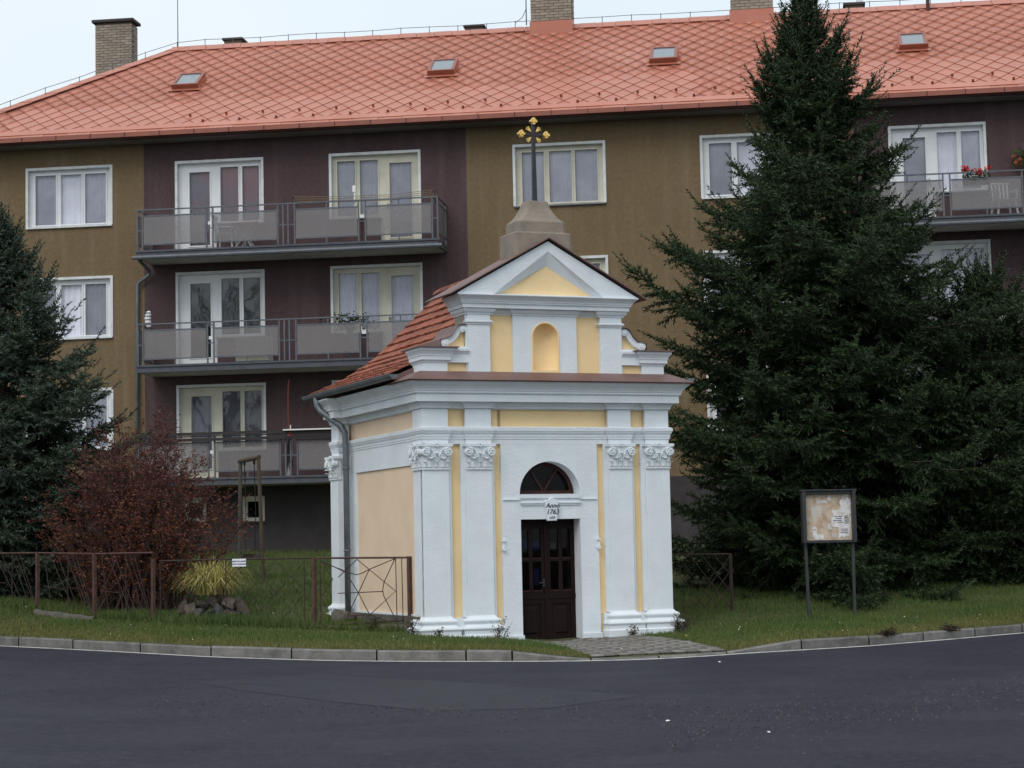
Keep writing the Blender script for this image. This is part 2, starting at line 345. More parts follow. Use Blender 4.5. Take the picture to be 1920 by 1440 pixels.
far = MB().quad((-900,-900,-.6),(900,-900,-.6),(900,900,-.6),(-900,900,-.6)).build('ground', M['soil']); tag(far, kind='structure')
xs = sorted(set(np.round(np.concatenate([np.linspace(-80,-14,18), np.linspace(-14,14,141), np.linspace(14,80,18)]), 3)))
road = grid_sheet('road', M['asphalt'], xs, lambda x: [-60,-20,0,8,14,18,21,23,25,26.5, kerb_y(x)+.06] if kerb_y(x) > 27 else [-60,-20,0,8,14,18,21,23,25,26, kerb_y(x)+.06], lambda x, y: road_h(x))
tt = np.concatenate([[0,.005], np.linspace(.02,1,40)])
lawn = grid_sheet('lawn', M['soil'], xs, lambda x: [kerb_y(x)+.11 + (96-kerb_y(x))*t**1.6 for t in tt], ground_z)
line = grid_sheet('road_marking', M['paint'], [x for x in xs if -16 < x < 16], lambda x: [edge_y(x)-.0, edge_y(x)+.19], lambda x, y: road_h(x)+.004)
# a lighter repair on the carriageway
pp = [(-4.0,24.9),(-2.6,26.2),(-.6,24.2),(1.3,21.6),(.3,20.2),(-.9,20.2),(-2.0,21.6),(-3.2,23.4)]
patch = MB().add([(x,y,road_h(x)+.0025) for x,y in pp], [tuple(range(len(pp)))]).build('road_patch', M['patch']); tag(patch, kind='structure')

for cp in ([(-3.4,24.6),(-2.4,23.9),(-1.6,23.1),(-1.25,22.6)],[(-.75,22.1),(-.35,21.75),(0.05,21.3)],[(-3.1,25.4),(-1.6,25.5),(-.4,24.6),(.4,23.9)]):
    pts = []
    for a_, b_ in zip(cp[:-1], cp[1:]):
        for k in range(6): t = k/6; pts.append((a_[0]+(b_[0]-a_[0])*t+rnd.uniform(-.03,.03), a_[1]+(b_[1]-a_[1])*t+rnd.uniform(-.04,.04)))
    mb = MB(); 
    for i,(x,y) in enumerate(pts):
        w_ = rnd.uniform(.006,.028); mb.v += [(x,y-w_,road_h(x)+.005),(x,y+w_,road_h(x)+.005)]
    mb.f = [(2*i,2*i+2,2*i+3,2*i+1) for i in range(len(pts)-1)]
    tag(mb.build('road_crack', M['crack']), kind='structure')
# ---- kerb of separate stones
kerb = empty('kerb', (0,0,0)); tag(kerb, kind='structure')
joints = [-14.4,-13.4,-12.4,-11.4,-10.4,-9.4,-8.37,-7.26,-5.95,-4.66,-3.35,-2.05,-.74,-.08,1.03,2.0,3.03,4.23,5.37,6.4,7.46,8.5,9.5,10.5,11.5,12.5,13.5]
for a, b in zip(joints[:-1], joints[1:]):
    mb = MB(); ring = []
    g = .012; jz = rnd.uniform(-.006,.006)
    for k in range(4):
        x = a+g + (b-a-2*g)*k/3; y = kerb_y(x); z0 = road_h(x); h = kerb_rise(x)+jz
        ring.append([(x,y,z0-.1),(x,y-.006,z0+h-.02),(x,y+.018,z0+h),(x,y+.15,z0+h+.002),(x,y+.15,z0-.1)])
    for r_ in ring: mb.v += r_
    for k in range(3):
        for j in range(4): mb.f.append((k*5+j,(k+1)*5+j,(k+1)*5+j+1,k*5+j+1))
    mb.f.append((0,1,2,3,4)); mb.f.append((19,18,17,16,15))
    mb.build('kerb_stone', M['kerb'], kerb)

# ---- paved path from the chapel door to the dropped kerb
CH_O = Vector((.58344, 32.9353)); CH_A = .388355
cex = Vector((math.cos(CH_A), math.sin(CH_A))); cey = Vector((-math.sin(CH_A), math.cos(CH_A)))
def ch_w(u, v): return CH_O + cex*u + cey*v
A0, A1 = ch_w(-.45,-.02), ch_w(1.45,-.02)            # at the door
B0, B1 = Vector((1.05, kerb_y(1.05)+.16)), Vector((3.05, kerb_y(3.05)+.16))
def path_pt(s, t): return (A0.lerp(A1, s)).lerp(B0.lerp(B1, s), t)
mb = MB(); n_ = 16
for i in range(n_+1):
    for j in range(n_+1):
        p = path_pt(i/n_, j/n_); mb.v.append((p.x, p.y, ground_z(p.x, p.y)+.02))
for i in range(n_):
    for j in range(n_): mb.f.append((i*(n_+1)+j,(i+1)*(n_+1)+j,(i+1)*(n_+1)+j+1,i*(n_+1)+j+1))
path = mb.build('path', M['paver_bed']); tag(path, kind='structure')
V = []; Fq = []; T = []
NS, NT = 10, 21
for i in range(NS):
    for j in range(NT):
        g = .05; q = [path_pt((i+g)/NS,(j+g)/NT), path_pt((i+1-g)/NS,(j+g)/NT), path_pt((i+1-g)/NS,(j+1-g)/NT), path_pt((i+g)/NS,(j+1-g)/NT)]
        c = (q[0]+q[1]+q[2]+q[3])/4; tl = rnd.uniform(-.006,.006); b = len(V)
        zz = [ground_z(p.x,p.y)+.035+tl+rnd.uniform(-.002,.002) for p in q]
        V += [(p.x,p.y,z-.03) for p,z in zip(q,zz)] + [((p.x-c.x)*.93+c.x,(p.y-c.y)*.93+c.y,z) for p,z in zip(q,zz)]
        Fq += [(b+4,b+5,b+6,b+7)] + [(b+k,b+(k+1)%4,b+4+(k+1)%4,b+4+k) for k in range(4)]
        t_ = (.85 if (i+j) % 2 else .15) + rnd.uniform(-.2,.2); T += [min(1,max(0,t_))]*8
o = np_mesh('pavers', np.array(V), np.array(Fq), M['paver'], path, np.array(T)); tag(o, kind='stuff')

# ================================================================== APARTMENT BUILDING
bld = empty('apartment_building', (0, 49.1934, 0), R(-7.97411))
tag(bld, 'three-storey olive and brown apartment block with a salmon-red diamond-shingled hipped roof', 'building')

def cells(u0, u1, z0, z1, holes):
    us = sorted({u0, u1, *[min(max(h[k],u0),u1) for h in holes for k in (0,1)]}); zs = sorted({z0, z1, *[min(max(h[k],z0),z1) for h in holes for k in (2,3)]})
    for a, b in zip(us[:-1], us[1:]):
        for c, d in zip(zs[:-1], zs[1:]):
            mu, mz = (a+b)/2, (c+d)/2
            if not any(h[0] < mu < h[1] and h[2] < mz < h[3] for h in holes): yield a, b, c, d
def sheet_holes(u0, u1, z0, z1, holes, v=0.0):
    mb = MB()
    for a, b, c, d in cells(u0, u1, z0, z1, holes): mb.quad((a,v,c),(b,v,c),(b,v,d),(a,v,d))
    return mb
def plate(mb, u0, u1, z0, z1, holes, v0, v1):
    for a, b, c, d in cells(u0, u1, z0, z1, holes): mb.box(a, b, v0, v1, c, d)
    return mb

ROWS = [(11.50, 10.02, 9.10), (8.65, 7.15, 6.25), (5.79, 4.30, 3.44)]     # window head, sill, door threshold
T3 = [(.15,.70),(.83,1.385),(1.475,2.03)]
wins = []       # u0, u1, layout, row, frame material, curtain
def w3(u0, row, fm, cu): wins.append((u0, u0+2.18, 'T3', row, fm, cu))
w3(-12.42, 0, 'pvc', 'curtain'); w3(-12.42, 1, 'pvc', 'curtain'); w3(-12.42, 2, 'pvc', 'curtain')
w3(.20, 0, 'cream', 'curtain'); w3(.20, 1, 'cream', 'curtain'); w3(4.83, 0, 'pvc', 'curtain'); w3(4.83, 1, 'pvc', 'curtain'); w3(4.83, 2, 'pvc', 'curtain_dark'); w3(.20, 2, 'cream', 'curtain_dark')
for row, (fa, ca, fb, cb) in enumerate([('pvc','curtain_red','cream','curtain'),('pvc','none','cream','curtain'),('cream','curtain_dark','cream','curtain_dark')]):
    wins.append((-8.46, -6.28, 'DL', row, fa, ca)); wins.append((-4.46, -2.25, 'DR', row, fb, cb))
for row in range(3):
    wins.append((9.37, 11.55, 'DL', row, 'pvc', 'curtain')); wins.append((13.37, 15.58, 'DR', row, 'pvc', 'curtain'))

def win_geo(u0, u1, lay, row):
    zt, zs_, zd = ROWS[row]; w_ = u1-u0
    if lay == 'T3':
        g = [(u0+a*w_/2.18, u0+b*w_/2.18, zs_+.075, zt-.12) for a, b in T3]; op = [(u0,u1,zs_,zt)]
    elif lay == 'DL':
        g = [(u0+.28,u0+.81,zd+.30,zt-.22),(u0+1.09,u0+1.56,zs_-.04,zt-.12),(u0+1.66,u0+2.10,zs_-.04,zt-.12)]
        op = [(u0,u0+1.0,zd,zt),(u0+1.0,u1,zs_-.12,zt)]
    else:
        g = [(u0+.12,u0+.58,zs_-.04,zt-.12),(u0+.70,u0+1.16,zs_-.04,zt-.12),(u0+1.46,u0+2.02,zd+.30,zt-.22)]
        op = [(u0,u0+1.25,zs_-.12,zt),(u0+1.25,u1,zd,zt)]
    return g, op
holes = []
for u0, u1, lay, row, fm, cu in wins: holes += win_geo(u0, u1, lay, row)[1]
cellar = [(-8.35,-7.78,2.42,3.02),(-6.84,-6.28,2.40,3.02),(-4.2,-3.64,2.4,3.02)]
WT, WB = 12.05, 3.25
sections = [(-15.0,-9.35,'olive'),(-9.35,-1.03,'brown'),(-1.03,8.48,'olive'),(8.48,16.8,'brown'),(16.8,26,'olive')]
for a, b, m_ in sections:
    hs = [h for h in holes if a < (h[0]+h[1])/2 < b]
    sheet_holes(a, b, WB, WT, hs).build('wall', M[m_], bld)
    sheet_holes(a, b, .9, WB, [h for h in cellar if a < h[0] < b]).build('plinth_wall', M['plinth'], bld)
mb = MB(); mb.quad((-15,0,.9),(-15,10,.9),(-15,10,WT),(-15,0,WT)); mb.quad((-15,10,.9),(26,10,.9),(26,10,WT),(-15,10,WT)); mb.quad((26,0,.9),(26,10,.9),(26,10,WT),(26,0,WT))
mb.build('rear_wall', M['olive'], bld)

def wavy(u0, u1, z0, z1, v, amp=.025, per=.13):
    mb = MB(); n = max(6, int((u1-u0)/per*4)); ph = rnd.random()*6
    for i in range(n+1):
        u = u0+(u1-u0)*i/n; d = amp*math.sin(2*math.pi*u/per+ph+.9*math.sin(u*5+ph))
        mb.v += [(u,v+d,z0),(u,v+d*.7,z1)]
    mb.f = [(2*i,2*i+2,2*i+3,2*i+1) for i in range(n)]
    return mb

for u0, u1, lay, row, fm, cu in wins:
    g, op = win_geo(u0, u1, lay, row); zt = ROWS[row][0]; zb = min(o_[2] for o_ in op)
    mb = MB(); sw = .065
    # raised surround
    mb.box(u0-sw, u1+sw, -.025, .03, zt, zt+sw)
    for k, (a, b, c, d) in enumerate(op):
        if k == 0: mb.box(a-sw, a, -.025, .03, c, zt)
        if k == len(op)-1: mb.box(b, b+sw, -.025, .03, c, zt)
        # reveals
        mb.quad((a,.03,d),(b,.03,d),(b,.18,d),(a,.18,d)); mb.quad((a,0,c),(b,0,c),(b,.18,c),(a,.18,c))
    if len(op) > 1:
        c = op[0]; e = op[1]; uj = c[1]; lo, hi = sorted((c[2], e[2])); mb.quad((uj,0,lo),(uj,.18,lo),(uj,.18,hi),(uj,0,hi))
    mb.quad((u0,.0,op[0][2]),(u0,.18,op[0][2]),(u0,.18,zt),(u0,.0,zt)); mb.quad((u1,.0,op[-1][2]),(u1,.18,op[-1][2]),(u1,.18,zt),(u1,.0,zt))
    win = mb.build('window', M['surround'], bld)
    fr = MB()
    for a, b, c, d in op:
        plate(fr, a, b, c, d, [q for q in g if a < (q[0]+q[1])/2 < b], .115, .175)
    # sash rebates standing proud of the fixed frame
    for a, b, c, d in g:
        for (x0,x1,y0,y1) in ((a-.03,a,c-.03,d+.03),(b,b+.03,c-.03,d+.03),(a,b,d,d+.03),(a,b,c-.03,c)): fr.box(x0,x1,.095,.114,y0,y1)
    fr.build('frame', M[fm], win)
    if lay == 'T3':
        MB().box(u0-.05, u1+.05, -.06, .10, op[0][2]-.035, op[0][2]-.002).build('sill', M['zinc'] if fm == 'cream' else M['surround'], win)
    elif lay == 'DL':
        MB().box(u0+1.0, u1+.04, -.06, .10, op[1][2]-.035, op[1][2]-.002).build('sill', M['zinc'], win)
        MB().box(u0, u0+1.0, -.05, .12, op[0][2]-.03, op[0][2]+.03).build('threshold', M['pvc'], win)
        h = MB(); h.box(u0+.87,u0+.89,.06,.095,op[0][2]+1.02,op[0][2]+1.16); h.bar((u0+.88,.06,op[0][2]+1.12),(u0+.78,.06,op[0][2]+1.12),.018); h.build('handle', M['steel'], win)
    else:
        MB().box(u0-.04, u0+1.25, -.06, .10, op[0][2]-.035, op[0][2]-.002).build('sill', M['zinc'], win)
        MB().box(u0+1.25, u1, -.05, .12, op[1][2]-.03, op[1][2]+.03).build('threshold', M['pvc'], win)
        h = MB(); h.box(u0+1.40,u0+1.42,.06,.095,op[1][2]+1.02,op[1][2]+1.16); h.bar((u0+1.41,.06,op[1][2]+1.12),(u0+1.51,.06,op[1][2]+1.12),.018); h.build('handle', M['steel'], win)
    for a, b, c, d in g:
        MB().quad((a,.14,c),(b,.14,c),(b,.14,d),(a,.14,d)).build('pane', M['glass2' if cu == 'none' else 'glass'], win)
        if cu not in ('none',):
            dz = rnd.uniform(.0,.05)
            wavy(a-.04, b+.04, c-.05, d-dz+.05, .215, amp=.012 if row == 0 else .022, per=.16).build('curtain', M[cu], win)
        elif rnd.random() < .8:
            wavy(a-.04, a+(b-a)*.28, c-.05, d+.05, .30, amp=.02).build('curtain', M['curtain_dark'], win)
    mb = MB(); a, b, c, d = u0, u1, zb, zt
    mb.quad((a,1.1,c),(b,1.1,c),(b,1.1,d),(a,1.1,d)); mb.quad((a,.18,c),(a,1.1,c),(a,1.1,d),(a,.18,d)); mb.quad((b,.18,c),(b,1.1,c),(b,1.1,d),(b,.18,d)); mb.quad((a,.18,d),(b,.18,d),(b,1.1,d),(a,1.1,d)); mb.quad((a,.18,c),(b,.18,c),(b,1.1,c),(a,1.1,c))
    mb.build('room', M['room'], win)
for a, b, c, d in cellar:
    mb = MB(); plate(mb, a, b, c, d, [(a+.12,b-.07,c+.09,d-.13)], -.02, .07)
    win = mb.build('cellar_window', M['cream'], bld)
    MB().quad((a+.1,.05,c+.08),(b-.05,.05,c+.08),(b-.05,.05,d-.1),(a+.1,.05,d-.1)).build('pane', M['dark_glass'], win)
    MB().box(a-.03,b+.03,-.05,-.021,c-.05,c-.012).build('sill', M['gutter_dark'], win)
    MB().box(a+.02,b-.02,.3,.32,c,d).build('room', M['room'], win)

# ---- balconies
def balcony(off, zs_, dark_rail=False, lip=False):
    L_, R_ = -9.15+off, -1.55+off; D = 1.2
    slab = MB().box(L_+.05, R_-.05, -D+.06, -.003, zs_-.178, zs_-.012).build('balcony', M['concrete'], bld)
    f = MB(); f.box(L_, R_, -D-.02, -D+.05, zs_-.17, zs_); f.box(L_, L_+.07, -D+.05, -.004, zs_-.17, zs_); f.box(R_-.07, R_, -D+.05, -.004, zs_-.17, zs_)
    f.box(L_-.03, R_+.03, -D-.05, -D-.022, zs_-.035, zs_+.012)
    f.build('edge_beam', M['fascia'], slab)
    if lip:
        g = MB(); pr = [(-D-.03+.05*math.cos(t), zs_-.16+.05*math.sin(t)) for t in np.linspace(0,2*math.pi,9)[:-1]]
        g.prism(pr, L_-.1, R_+.08, 'yz'); g.build('gutter', M['steel'], slab)
    zr, zp1, zp0 = zs_+1.015, zs_+.86, zs_+.175
    st = .035
    def post(u, v=-D+.02, h=zr):
        MB().box(u-st/2, u+st/2, v-st/2, v+st/2, zs_+.002, h).build('post', M['steel'], slab)
    for u in (-9.13,-9.0,-7.36,-7.20,-5.55,-5.42,-5.295,-5.13,-3.53,-3.36,-1.70,-1.57): post(u+off)
    for v in (-.04,): post(L_+.02, v); post(R_-.02, v)
    rl = MB(); rl.box(L_, R_, -D-.005, -D+.045, zr, zr+.03); rl.build('handrail', M['steel'], slab)
    for u in (L_+.02, R_-.02): MB().box(u-.02, u+.02, -D+.046, -.004, zr, zr+.03).build('handrail', M['steel'], slab)
    for a, b in ((-9.0,-7.36),(-7.20,-5.55),(-5.13,-3.53),(-3.36,-1.70)):
        a += off; b += off
        q = MB(); v0, v1 = -D+.005, -D+.035
        q.box(a+.018,b-.018,v0,v1,zp1,zp1+.03); q.box(a+.018,b-.018,v0,v1,zp0-.03,zp0)
        q.box((a+b)/2-.015,(a+b)/2+.015,v0,v1,zp1+.03,zr); q.box((a+b)/2-.015,(a+b)/2+.015,v0,v1,zs_+.002,zp0-.03)
        q.build('panel_frame', M['steel'], slab)
        MB().box(a+.03,b-.03,-D+.012,-D+.022,zp0+.003,zp1-.003).build('glass_panel', M['panel'], slab)
    for a, b in ((-9.13,-9.0),(-7.36,-7.20),(-5.55,-5.42),(-5.42,-5.295),(-5.295,-5.13),(-3.53,-3.36),(-1.70,-1.57)):
        for zz in (zs_+.5,):
            MB().box(a+off+.018,b+off-.018,-D+.01,-D+.03,zz,zz+.025).build('spacer', M['steel'], slab)
    for u in (L_+.02, R_-.02):
        q = MB(); q.box(u-.012,u+.012,-D+.05,-.06,zp1,zp1+.03); q.box(u-.012,u+.012,-D+.05,-.06,zp0-.03,zp0); q.build('panel_frame', M['steel'], slab)
        MB().box(u-.005,u+.005,-D+.06,-.07,zp0+.003,zp1-.003).build('glass_panel', M['panel'], slab)
    for u in (-7.28, -3.44):
        MB().box(u+off-.05,u+off+.05,-D+.03,-D+.06,zs_+.60,zs_+.68).build('number_plate', M['plastic_white'], slab)
    if dark_rail:
        for z0 in (zr-.11, zr+.035):
            MB().box(L_-.05, R_+.05, -D-.09, -D-.052, z0, z0+.075).build('rail_board', M['blackpanel'], slab)
    return slab
balcony(0, 9.11, lip=True); balcony(0, 6.26); balcony(0, 3.45, dark_rail=True)
balcony(17.83, 9.11, lip=True); balcony(17.83, 6.26); balcony(17.83, 3.45, dark_rail=True)

# ---- eaves
MB().box(-15.55, 26.4, -.58, .0, WT+.001, WT+.085).build('soffit', M['soffit'], bld)
MB().box(-15.58, -15.0, .0, 10.4, WT+.001, WT+.085).build('soffit', M['soffit'], bld)
g = MB(); prof = [(-.66+.085*math.cos(t), 12.135+.085*math.sin(t)) for t in np.linspace(math.pi, 2*math.pi, 9)] + [(-.58,12.14),(-.745,12.14)]
g.prism(prof, -15.75, 26.5, 'yz'); g.build('gutter', M['gutter_dark'], bld, smooth=False)
MB().box(-15.75, 26.5, -.765, -.746, 12.10, 12.215).build('gutter_front', M['gutter_red'], bld)
for u in np.arange(-15, 26, .9): MB().box(u, u+.02, -.775, -.766, 12.10, 12.22).build('gutter_bracket', M['gutter_dark'], bld)

# ---- roof
RS = math.atan2(3.63, 5.6); CS, SN = math.cos(RS), math.sin(RS); SL = math.hypot(5.6, 3.63)
UL = -15.6
mb = MB()
mb.add([(UL,-.6,12.17),(26.4,-.6,12.17),(26.4,5,15.8),(UL+5.6,5,15.8),(UL,10.6,12.17),(26.4,10.6,12.17)], [(0,1,2,3),(3,2,5,4),(0,3,4)])
roof = mb.build('roof', M['roof_under'], bld)
def rp(u, s, n=0.0): return (u, -.6 + s*CS - n*SN, 12.17 + s*SN + n*CS)
# eave strips, ridge cap and hip cap in painted sheet
def rplate(mb, poly, n0, n1):
    k = len(poly); mb.add([rp(u,s,n0) for u,s in poly]+[rp(u,s,n1) for u,s in poly], [tuple(range(k,2*k))]+[(i,(i+1)%k,k+(i+1)%k,k+i) for i in range(k)])
lap = .62
u = UL+.05
for i in range(68):
    if u > 26: break
    mb = MB(); rplate(mb, [(u,-.12),(u+lap-.008,-.12),(u+lap-.008,.25),(u+.12,.25)] if i == 0 else [(u,-.12),(u+lap-.008,-.12),(u+lap-.008,.25),(u,.25)], .018+.006*(i%2), .034+.006*(i%2)); mb.build('eave_strip', M['shingle'], roof); u += lap
mb = MB(); rplate(mb, [(UL+.35,.262),(26.4,.262),(26.4,.53),(UL+.5,.53)], .018, .052); mb.build('starter_strip', M['shingle'], roof)
u = UL+5.6-.1; i = 0
while u < 26:
    mb = MB(); e_ = .006*(i % 2)
    rplate(mb, [(u,SL-.34),(u+.49,SL-.34),(u+.44,SL+.02),(u-.05,SL+.02)], .03+e_, .05+e_)
    mb.add([rp(u-.05,SL+.02,.05+e_),rp(u+.44,SL+.02,.05+e_),(u+.44,5.4,15.62),(u-.05,5.4,15.62)],[(0,1,2,3)]); mb.build('ridge_cap', M['shingle'], roof); u += .5; i += 1
n_h = 22
for i in range(n_h):
    s0, s1 = SL*i/n_h, SL*(i+1)/n_h; e_ = .006*(i % 2)
    mb = MB(); rplate(mb, [(UL+s0*CS-.04,s0),(UL+s0*CS+.34,s0+.02),(UL+s1*CS+.34,s1+.0),(UL+s1*CS-.04,s1)], .03+e_, .05+e_)
    p0, p1 = rp(UL+s0*CS-.04,s0,.05+e_), rp(UL+s1*CS-.04,s1,.05+e_)
    mb.add([p0,p1,(p1[0]-.05,p1[1]+.35,p1[2]-.12),(p0[0]-.05,p0[1]+.35,p0[2]-.12)],[(0,1,2,3)])
    mb.build('hip_cap', M['shingle'], roof)
# rhombic shingles: the 300 nearest are parts, the rest one part
HU, HS_, GP = .24, .30, .0042
sv = [(0,-HS_+GP*1.3,.030),(HU-GP,0,.018),(0,HS_-GP*1.3,.006),(-HU+GP,0,.018)]
sv2 = [(x,y,z-.016) for x,y,z in sv]
sh_me = MB().add(sv+sv2, [(0,1,2,3),(0,4,5,1),(3,7,4,0),(1,5,6,2),(2,6,7,3)]).mesh('shingle', M['shingle'])
cent = []
j = 0; s_ = .52
while s_ < SL-.15:
    for k in range(-66, 110):
        if (k + j) % 2: continue
        u = HU*k
        if u - .1 < UL + s_*CS + .12 or u > 26: continue
        cent.append((u, s_))
    j += 1; s_ += HS_
def near(c):
    vis = -13.2 < c[0] < 12.8 and not (4.6 < c[0] < 8.0)
    return (0 if vis else 1, c[1]*1.0 - .02*c[0])
cent.sort(key=near)
q_rot = Matrix.Rotation(RS, 4, 'X')
for (u, s_) in cent[:300]:
    o = inst('shingle', sh_me, roof, rp(u, s_), (RS + rnd.uniform(-.004,.004), rnd.uniform(-.004,.004), 0))
V = []; Fq = []
base = np.array(sv+sv2)
Rm = np.array([[1,0,0],[0,CS,-SN],[0,SN,CS]])
for (u, s_) in cent[300:]:
    b = len(V); a = base.copy(); a[:,2] += base[:,0]*rnd.uniform(-.01,.01)
    V += (a @ Rm.T + np.array(rp(u, s_))).tolist()
    Fq += [(b,b+1,b+2,b+3),(b,b+4,b+5,b+1),(b+3,b+7,b+4,b),(b+1,b+5,b+6,b+2),(b+2,b+6,b+7,b+3)]
tag(np_mesh('shingles', np.array(V), np.array(Fq), M['shingle'], roof), kind='stuff')
# snow guards
sg = MB(); sg.box(-.012,.012,-.05,.03,.02,.05); sg.box(-.03,.03,-.06,-.04,.03,.10); sg_me = sg.mesh('snow_guard', M['gutter_red'])
for i in range(29):
    u = -8.2 + .955*i
    inst('snow_guard', sg_me, roof, rp(u+.45,.66), (RS,0,0)); inst('snow_guard', sg_me, roof, rp(u,1.12), (RS,0,0))
# skylights
for u in (-9.17,-2.29,3.49,9.79):
    sk = MB()
    def rbox(u0,u1,s0,s1,n0,n1,mb_):
        vs_ = [rp(a,b,c) for c in (n0,n1) for a,b in ((u0,s0),(u1,s0),(u1,s1),(u0,s1))]
        mb_.add(vs_, [(0,3,2,1),(4,5,6,7),(0,1,5,4),(1,2,6,5),(2,3,7,6),(3,0,4,7)])
    rbox(u-.05,u+.68,3.1,3.95,.0,.12,sk)
    k = sk.build('skylight', M['shingle'], bld)
    f = MB(); rbox(u-.03,u+.05,3.07,3.98,.122,.20,f); rbox(u+.60,u+.68,3.07,3.98,.122,.20,f); rbox(u+.05,u+.60,3.07,3.14,.122,.20,f); rbox(u+.05,u+.60,3.9,3.98,.122,.20,f); f.build('frame', M['gutter_red'], k)
    p = MB(); rbox(u+.05,u+.60,3.14,3.9,.15,.175,p); p.build('pane', mat('skylight_glass_%d' % int(u), (.20,.235,.26), .12, spec=.8), k)
    a = MB(); rbox(u-.12,u+.76,2.98,3.09,.05,.062,a); a.build('apron', M['shingle'], k)
# chimneys of separate bricks
bk_me = MB().box(0,.245,-.01,.10,0,.066).mesh('brick', M['brick'])
def chimney(u0, u1, v0, v1, z0, z1, zc, flash=False, cap=True):
    ch = MB().box(u0+.012,u1-.012,v0+.012,v1-.012,z0-2,z1).build('chimney', M['mortar'], bld)
    n = int((z1-z0)/.078)
    for i in range(n):
        z = z0+i*.078; k = 0; x = u0 + (0 if i % 2 else -.128)
        while x < u1-.02:
            a = max(x, u0); b = min(x+.245, u1)
            if b-a > .04: inst('brick', bk_me, ch, (a, v0+rnd.uniform(-.003,.003), z), scale=((b-a)/.245,1,1))
            x += .257
        y = v0 + (.128 if i % 2 else 0) + .102
        while y < v1-.02:
            b = min(y+.245, v1)
            if b-y > .04:
                inst('brick', bk_me, ch, (u1, y, z), (0,0,R(90)), ((b-y)/.245,1,1))
                inst('brick', bk_me, ch, (u0, b, z), (0,0,R(-90)), ((b-y)/.245,1,1)) if i % 3 == 9 else None
            y += .257
    if cap: MB().box(u0-.09,u1+.09,v0-.09,v1+.09,z1,z1+.09).build('cap', M['chimney_cap'], ch, bevel=.015)
    if flash:
        f = MB(); zf = z0; f.box(u0-.03,u1+.03,v0-.03,v1+.03,zf-.5,zf+.06); f.build('flashing', M['shingle'], ch)
    return ch
chimney(-13.12,-12.03,7.0,7.55,15.45,17.22,0)
chimney(.09,1.2,4.55,5.2,15.80,16.72,0,flash=True)
chimney(5.5,6.62,4.55,5.2,15.80,16.72,0,flash=True)
for u, v in ((-9.08,6.5),(-2.05,6.6),(8.6,6.6)):
    c = MB().box(u,u+.5,v,v+.9,14.5,16.36).build('chimney', M['mortar'], bld); MB().box(u-.05,u+.55,v-.05,v+.95,16.361,16.42).build('cap', M['chimney_cap'], c)
# lightning conductor along hip and ridge, rods, vent pipe
lc = MB(); pts = []
for i in range(9):
    t = i/8; s = SL*t; p = rp(UL+s*CS, s, .05); pts.append((p[0],p[1],p[2]+.14+.02*math.sin(i*2.1)))
for i in range(1, 47):
    u = UL+5.6+.8*i
    if -.3 < u < 1.6 or 5.2 < u < 7: continue
    pts.append((u,5,15.8+.2+.015*math.sin(i*1.7)))
lc.tube(pts, .008, 4); cond = lc.build('lightning_conductor', M['steel'], bld)
for p in pts[1:]: MB().tube([(p[0],p[1],p[2]-.2),(p[0],p[1],p[2]+.02)], .010, 4).build('holder', M['steel'], cond)
MB().tube([(-9.99,5,15.75),(-9.99,5,18.3)], [.016,.009], 5).build('lightning_rod', M['steel'], bld)
MB().tube([(-.09,5,15.9),(-.09,5,17.6)], [.018,.012], 5).build('lightning_rod', M['steel'], bld)
MB().tube([(-.09,5,16.35),(-.2,5,16.12),(-.4,5,15.98)], .01, 4).build('conductor_tail', M['steel'], bld)
MB().tube([(10.7,4.6,15.4),(10.7,4.6,16.6)], .05, 8).build('vent_pipe', M['gutter_dark'], bld)
MB().tube([(9.0,6.7,16.3),(9.0,6.7,17.2)], .09, 8).build('vent_pipe', M['plastic_white'], bld)
# downpipe from the upper balcony gutter
MB().tube([(-9.17,-1.0,8.95),(-9.17,-.15,8.75),(-9.17,-.12,8.68),(-9.47,-.09,8.48),(-9.50,-.09,8.4),(-9.55,-.09,1.7)], .045, 8).build('downpipe', M['zinc'], bld, smooth=True)

# ================================================================== CHAPEL
chap = empty('chapel', (CH_O.x, CH_O.y, 0), CH_A)
tag(chap, 'small white and yellow baroque chapel with pilasters, tiled roof and a cross on its gable', 'chapel')
mb = MB(); mb.box(-2.12,-.80,.12,.5,-.3,4.30); mb.box(.86,2.12,.12,.5,-.3,4.30); mb.box(-.86,.86,.12,.5,3.30,4.30)
mb.build('front_wall', M['yellow'], chap)
MB().box(-2.12,-1.75,.5,4.40,-.3,4.30).build('side_wall', M['peach'], chap)
MB().box(1.75,2.12,.5,4.40,-.3,4.30).build('side_wall', M['peach'], chap)
MB().prism([(-2.12,-.3),(2.12,-.3),(2.12,4.45),(0,6.2),(-2.12,4.45)],4.401,4.60).build('rear_wall', M['peach'], chap)
# white plaster bands: architrave, frieze ends, plinth courses, side framing
mb = MB()
for bb in ((-2.19,2.19,.06,.119,3.29,3.575),(-2.19,2.19,.062,.119,3.855,3.966),(-2.19,-.975,.06,.119,-.3,.50),(.955,2.19,.06,.119,-.3,.50)): MB().box(*bb).build('plaster_band', M['white'], chap)
for sx in (-1, 1):
    mb = MB(); x0, x1 = sorted((sx*2.121, sx*2.15))
    
    for bb in ((.30,4.0,2.98,3.575),(.30,4.0,3.855,3.966),(3.66,4.0,-.3,2.979),(.30,.49,-.3,2.979),(.491,3.659,-.3,.56)): MB().box(x0,x1,*bb).build('plaster_band', M['white'], chap)
# concrete footing along the left flank
MB().box(-2.24,-2.152,.2,4.2,-.3,.53).build('footing', M['wallbase'], chap)

